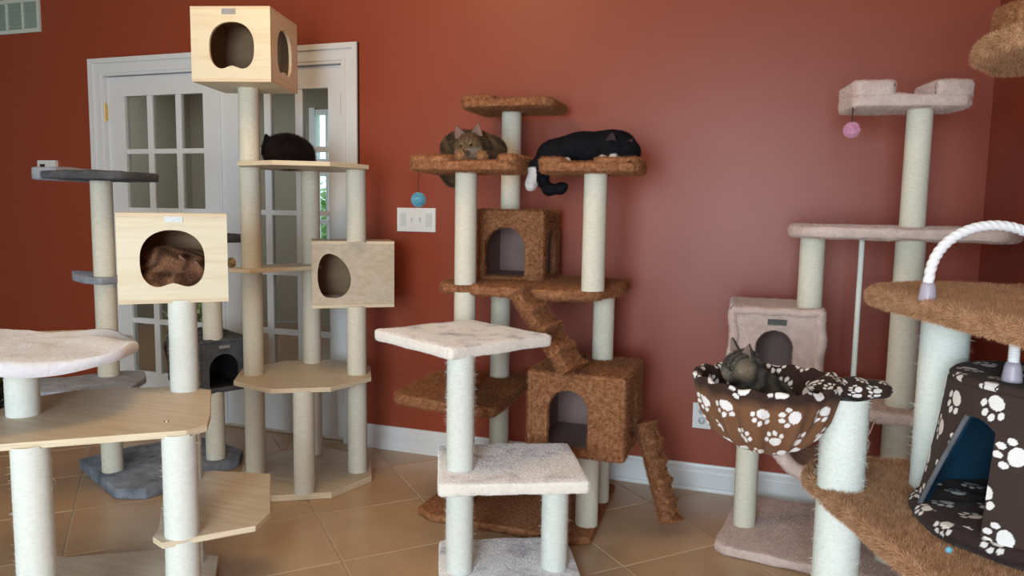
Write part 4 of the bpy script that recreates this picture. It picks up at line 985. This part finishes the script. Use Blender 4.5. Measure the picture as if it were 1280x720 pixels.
# 3. dark long haired cat behind the tall post
hc3 = np.array([-2.185, 2.965, 1.545]); f3 = frame((-.6, .75, -.1)); hr = .045
pr = [('e', (-2.125, 2.97, 1.540), (.088, .085, .070)), ('e', (-2.10, 3.0, 1.53), (.080, .08, .062)), ('c', (-2.14, 2.97, 1.53), (-2.18, 2.965, 1.54), .055, .045),
      ('c', (-2.04, 3.02, 1.495), (-2.07, 2.90, 1.49), .022, .018), ('c', (-2.17, 2.93, 1.50), (-2.20, 2.98, 1.487), .025, .015)]+head_prims(hc3, f3, hr)
def col3(V): return np.clip(mixc((.022, .015, .014), (.035, .026, .024), wob_(V)*.4+.4), .003, 1)
cat('dark long-haired cat lying behind the post on the top wooden shelf', pr, col3, None, (-2.1, 2.97, 1.475), k=.025, h=.006, fur=.020, nf=36000,
    ears=[ear(hc3, f3, hr, s_, (.025, .018, .017), (.08, .05, .05)) for s_ in (-1, 1)], eyes=[(hc3+f3[0]*hr*.83+f3[1]*s_*hr*.40+f3[2]*hr*.08, .0065, f3[0]) for s_ in (-1, 1)])

# 4. ginger brown cat curled up inside the near box
cx4 = np.array([-1.935, 2.06]); U4 = np.array([math.cos(ax), math.sin(ax)]); V4 = np.array([-U4[1], U4[0]])
def B4(s_, d_, z): q = cx4+U4*s_+V4*d_; return (q[0], q[1], z)
hc4 = np.array(B4(.058, -.060, 1.055)); f4 = frame((-U4[0]*.5+V4[0]*-.35, -U4[1]*.5-V4[1]*.35, -.45), rollr=.3); hr = .044
pr = [('e', B4(-.035, .015, 1.045), (.115, .085, .072), ax), ('e', B4(.035, .035, 1.055), (.09, .07, .072), ax), ('e', B4(-.03, .0, 1.09), (.085, .06, .045), ax),
      ('c', B4(.09, .0, 1.05), B4(.07, -.045, 1.055), .05, .042),
      ('c', B4(-.11, -.02, 1.0), B4(-.06, -.085, .995), .032, .026), ('c', B4(-.06, -.085, .995), B4(.03, -.098, .992), .026, .019),
      ('c', B4(-.08, -.06, 1.02), B4(.0, -.088, 1.015), .034, .022), ('c', B4(.06, -.05, 1.01), B4(.01, -.092, 1.03), .026, .019)]+head_prims(hc4, f4, hr)
def col4(V):
    q = V-np.array(B4(-.01, -.03, 1.04)); r_ = np.linalg.norm(q, axis=1); w_ = wob_(V, .8)
    c = mixc((.30, .155, .085), (.12, .056, .033), np.sin(r_*150+w_*1.6+q[:, 2]*50)*.7+.45)
    c = c*(1-.6*near(V, hc4+f4[0]*.04-f4[2]*.012, .022)[:, None])+np.array((.40, .26, .18))*.6*near(V, hc4+f4[0]*.04-f4[2]*.012, .022)[:, None]
    return np.clip(c, .01, 1)
cat('ginger-brown cat curled up asleep inside the box of the near wooden tree', pr, col4, None, B4(0, 0, .97), k=.014, h=.0055, fur=.008, nf=40000,
    ears=[ear(hc4, f4, hr, s_, (.13, .06, .035), (.35, .2, .16), ht=.8) for s_ in (-1, 1)], nose=(hc4+f4[0]*hr*1.03-f4[2]*hr*.22, .004))

# 5. tabby kitten in the basket
hc5 = np.array([-.040, 1.958, .896]); f5 = frame((-.80, -.58, -.14), rollr=.06); hr = .042
pr = [('e', (.012, 1.99, .800), (.085, .075, .060)), ('e', (.03, 1.94, .79), (.085, .08, .055)), ('c', (.0, 1.985, .83), (-.035, 1.97, .872), .052, .038),
      ('c', (-.03, 1.94, .80), (-.075, 1.91, .782), .026, .018), ('c', (-.02, 1.98, .80), (-.07, 1.965, .785), .026, .018),
      ('c', (.08, 1.95, .79), (.04, 1.87, .785), .026, .016)]+head_prims(hc5, f5, hr)
def col5(V):
    w_ = wob_(V, 1.2); c = mixc((.125, .105, .085), (.045, .040, .038), np.sin(V[:, 0]*150-V[:, 2]*90+w_*1.2)*.7+.45)
    q = V-hc5; onh = np.linalg.norm(q, axis=1) < .052
    c = np.where((onh & (q@f5[2] > .008))[:, None], mixc((.13, .11, .09), (.04, .036, .033), np.sin((q@f5[1])*480)*.8+.4), c)
    m_ = near(V, hc5+f5[0]*.014-f5[1]*.036-f5[2]*.002, .024, .8)*.62; c = c*(1-m_[:, None])+np.array((.36, .27, .18))*m_[:, None]
    m_ = near(V, hc5+f5[0]*.036-f5[2]*.013, .017, .5)*.8; c = c*(1-m_[:, None])+np.array((.42, .36, .30))*m_[:, None]
    return np.clip(c, .01, 1)
cat('grey-brown tabby kitten sitting in the hanging paw-print basket', pr, col5, None, (.0, 1.96, .74), k=.018, h=.005, fur=.008, nf=38000,
    ears=[ear(hc5, f5, hr, s_, (.07, .06, .05), (.26, .18, .155), ht=.95, back=-.05) for s_ in (-1, 1)],
    eyes=[(hc5+f5[0]*hr*.95+f5[1]*s_*hr*.40+f5[2]*hr*.10, .0050, f5[0]) for s_ in (-1, 1)], nose=(hc5+f5[0]*hr*1.12-f5[2]*hr*.22, .0045))
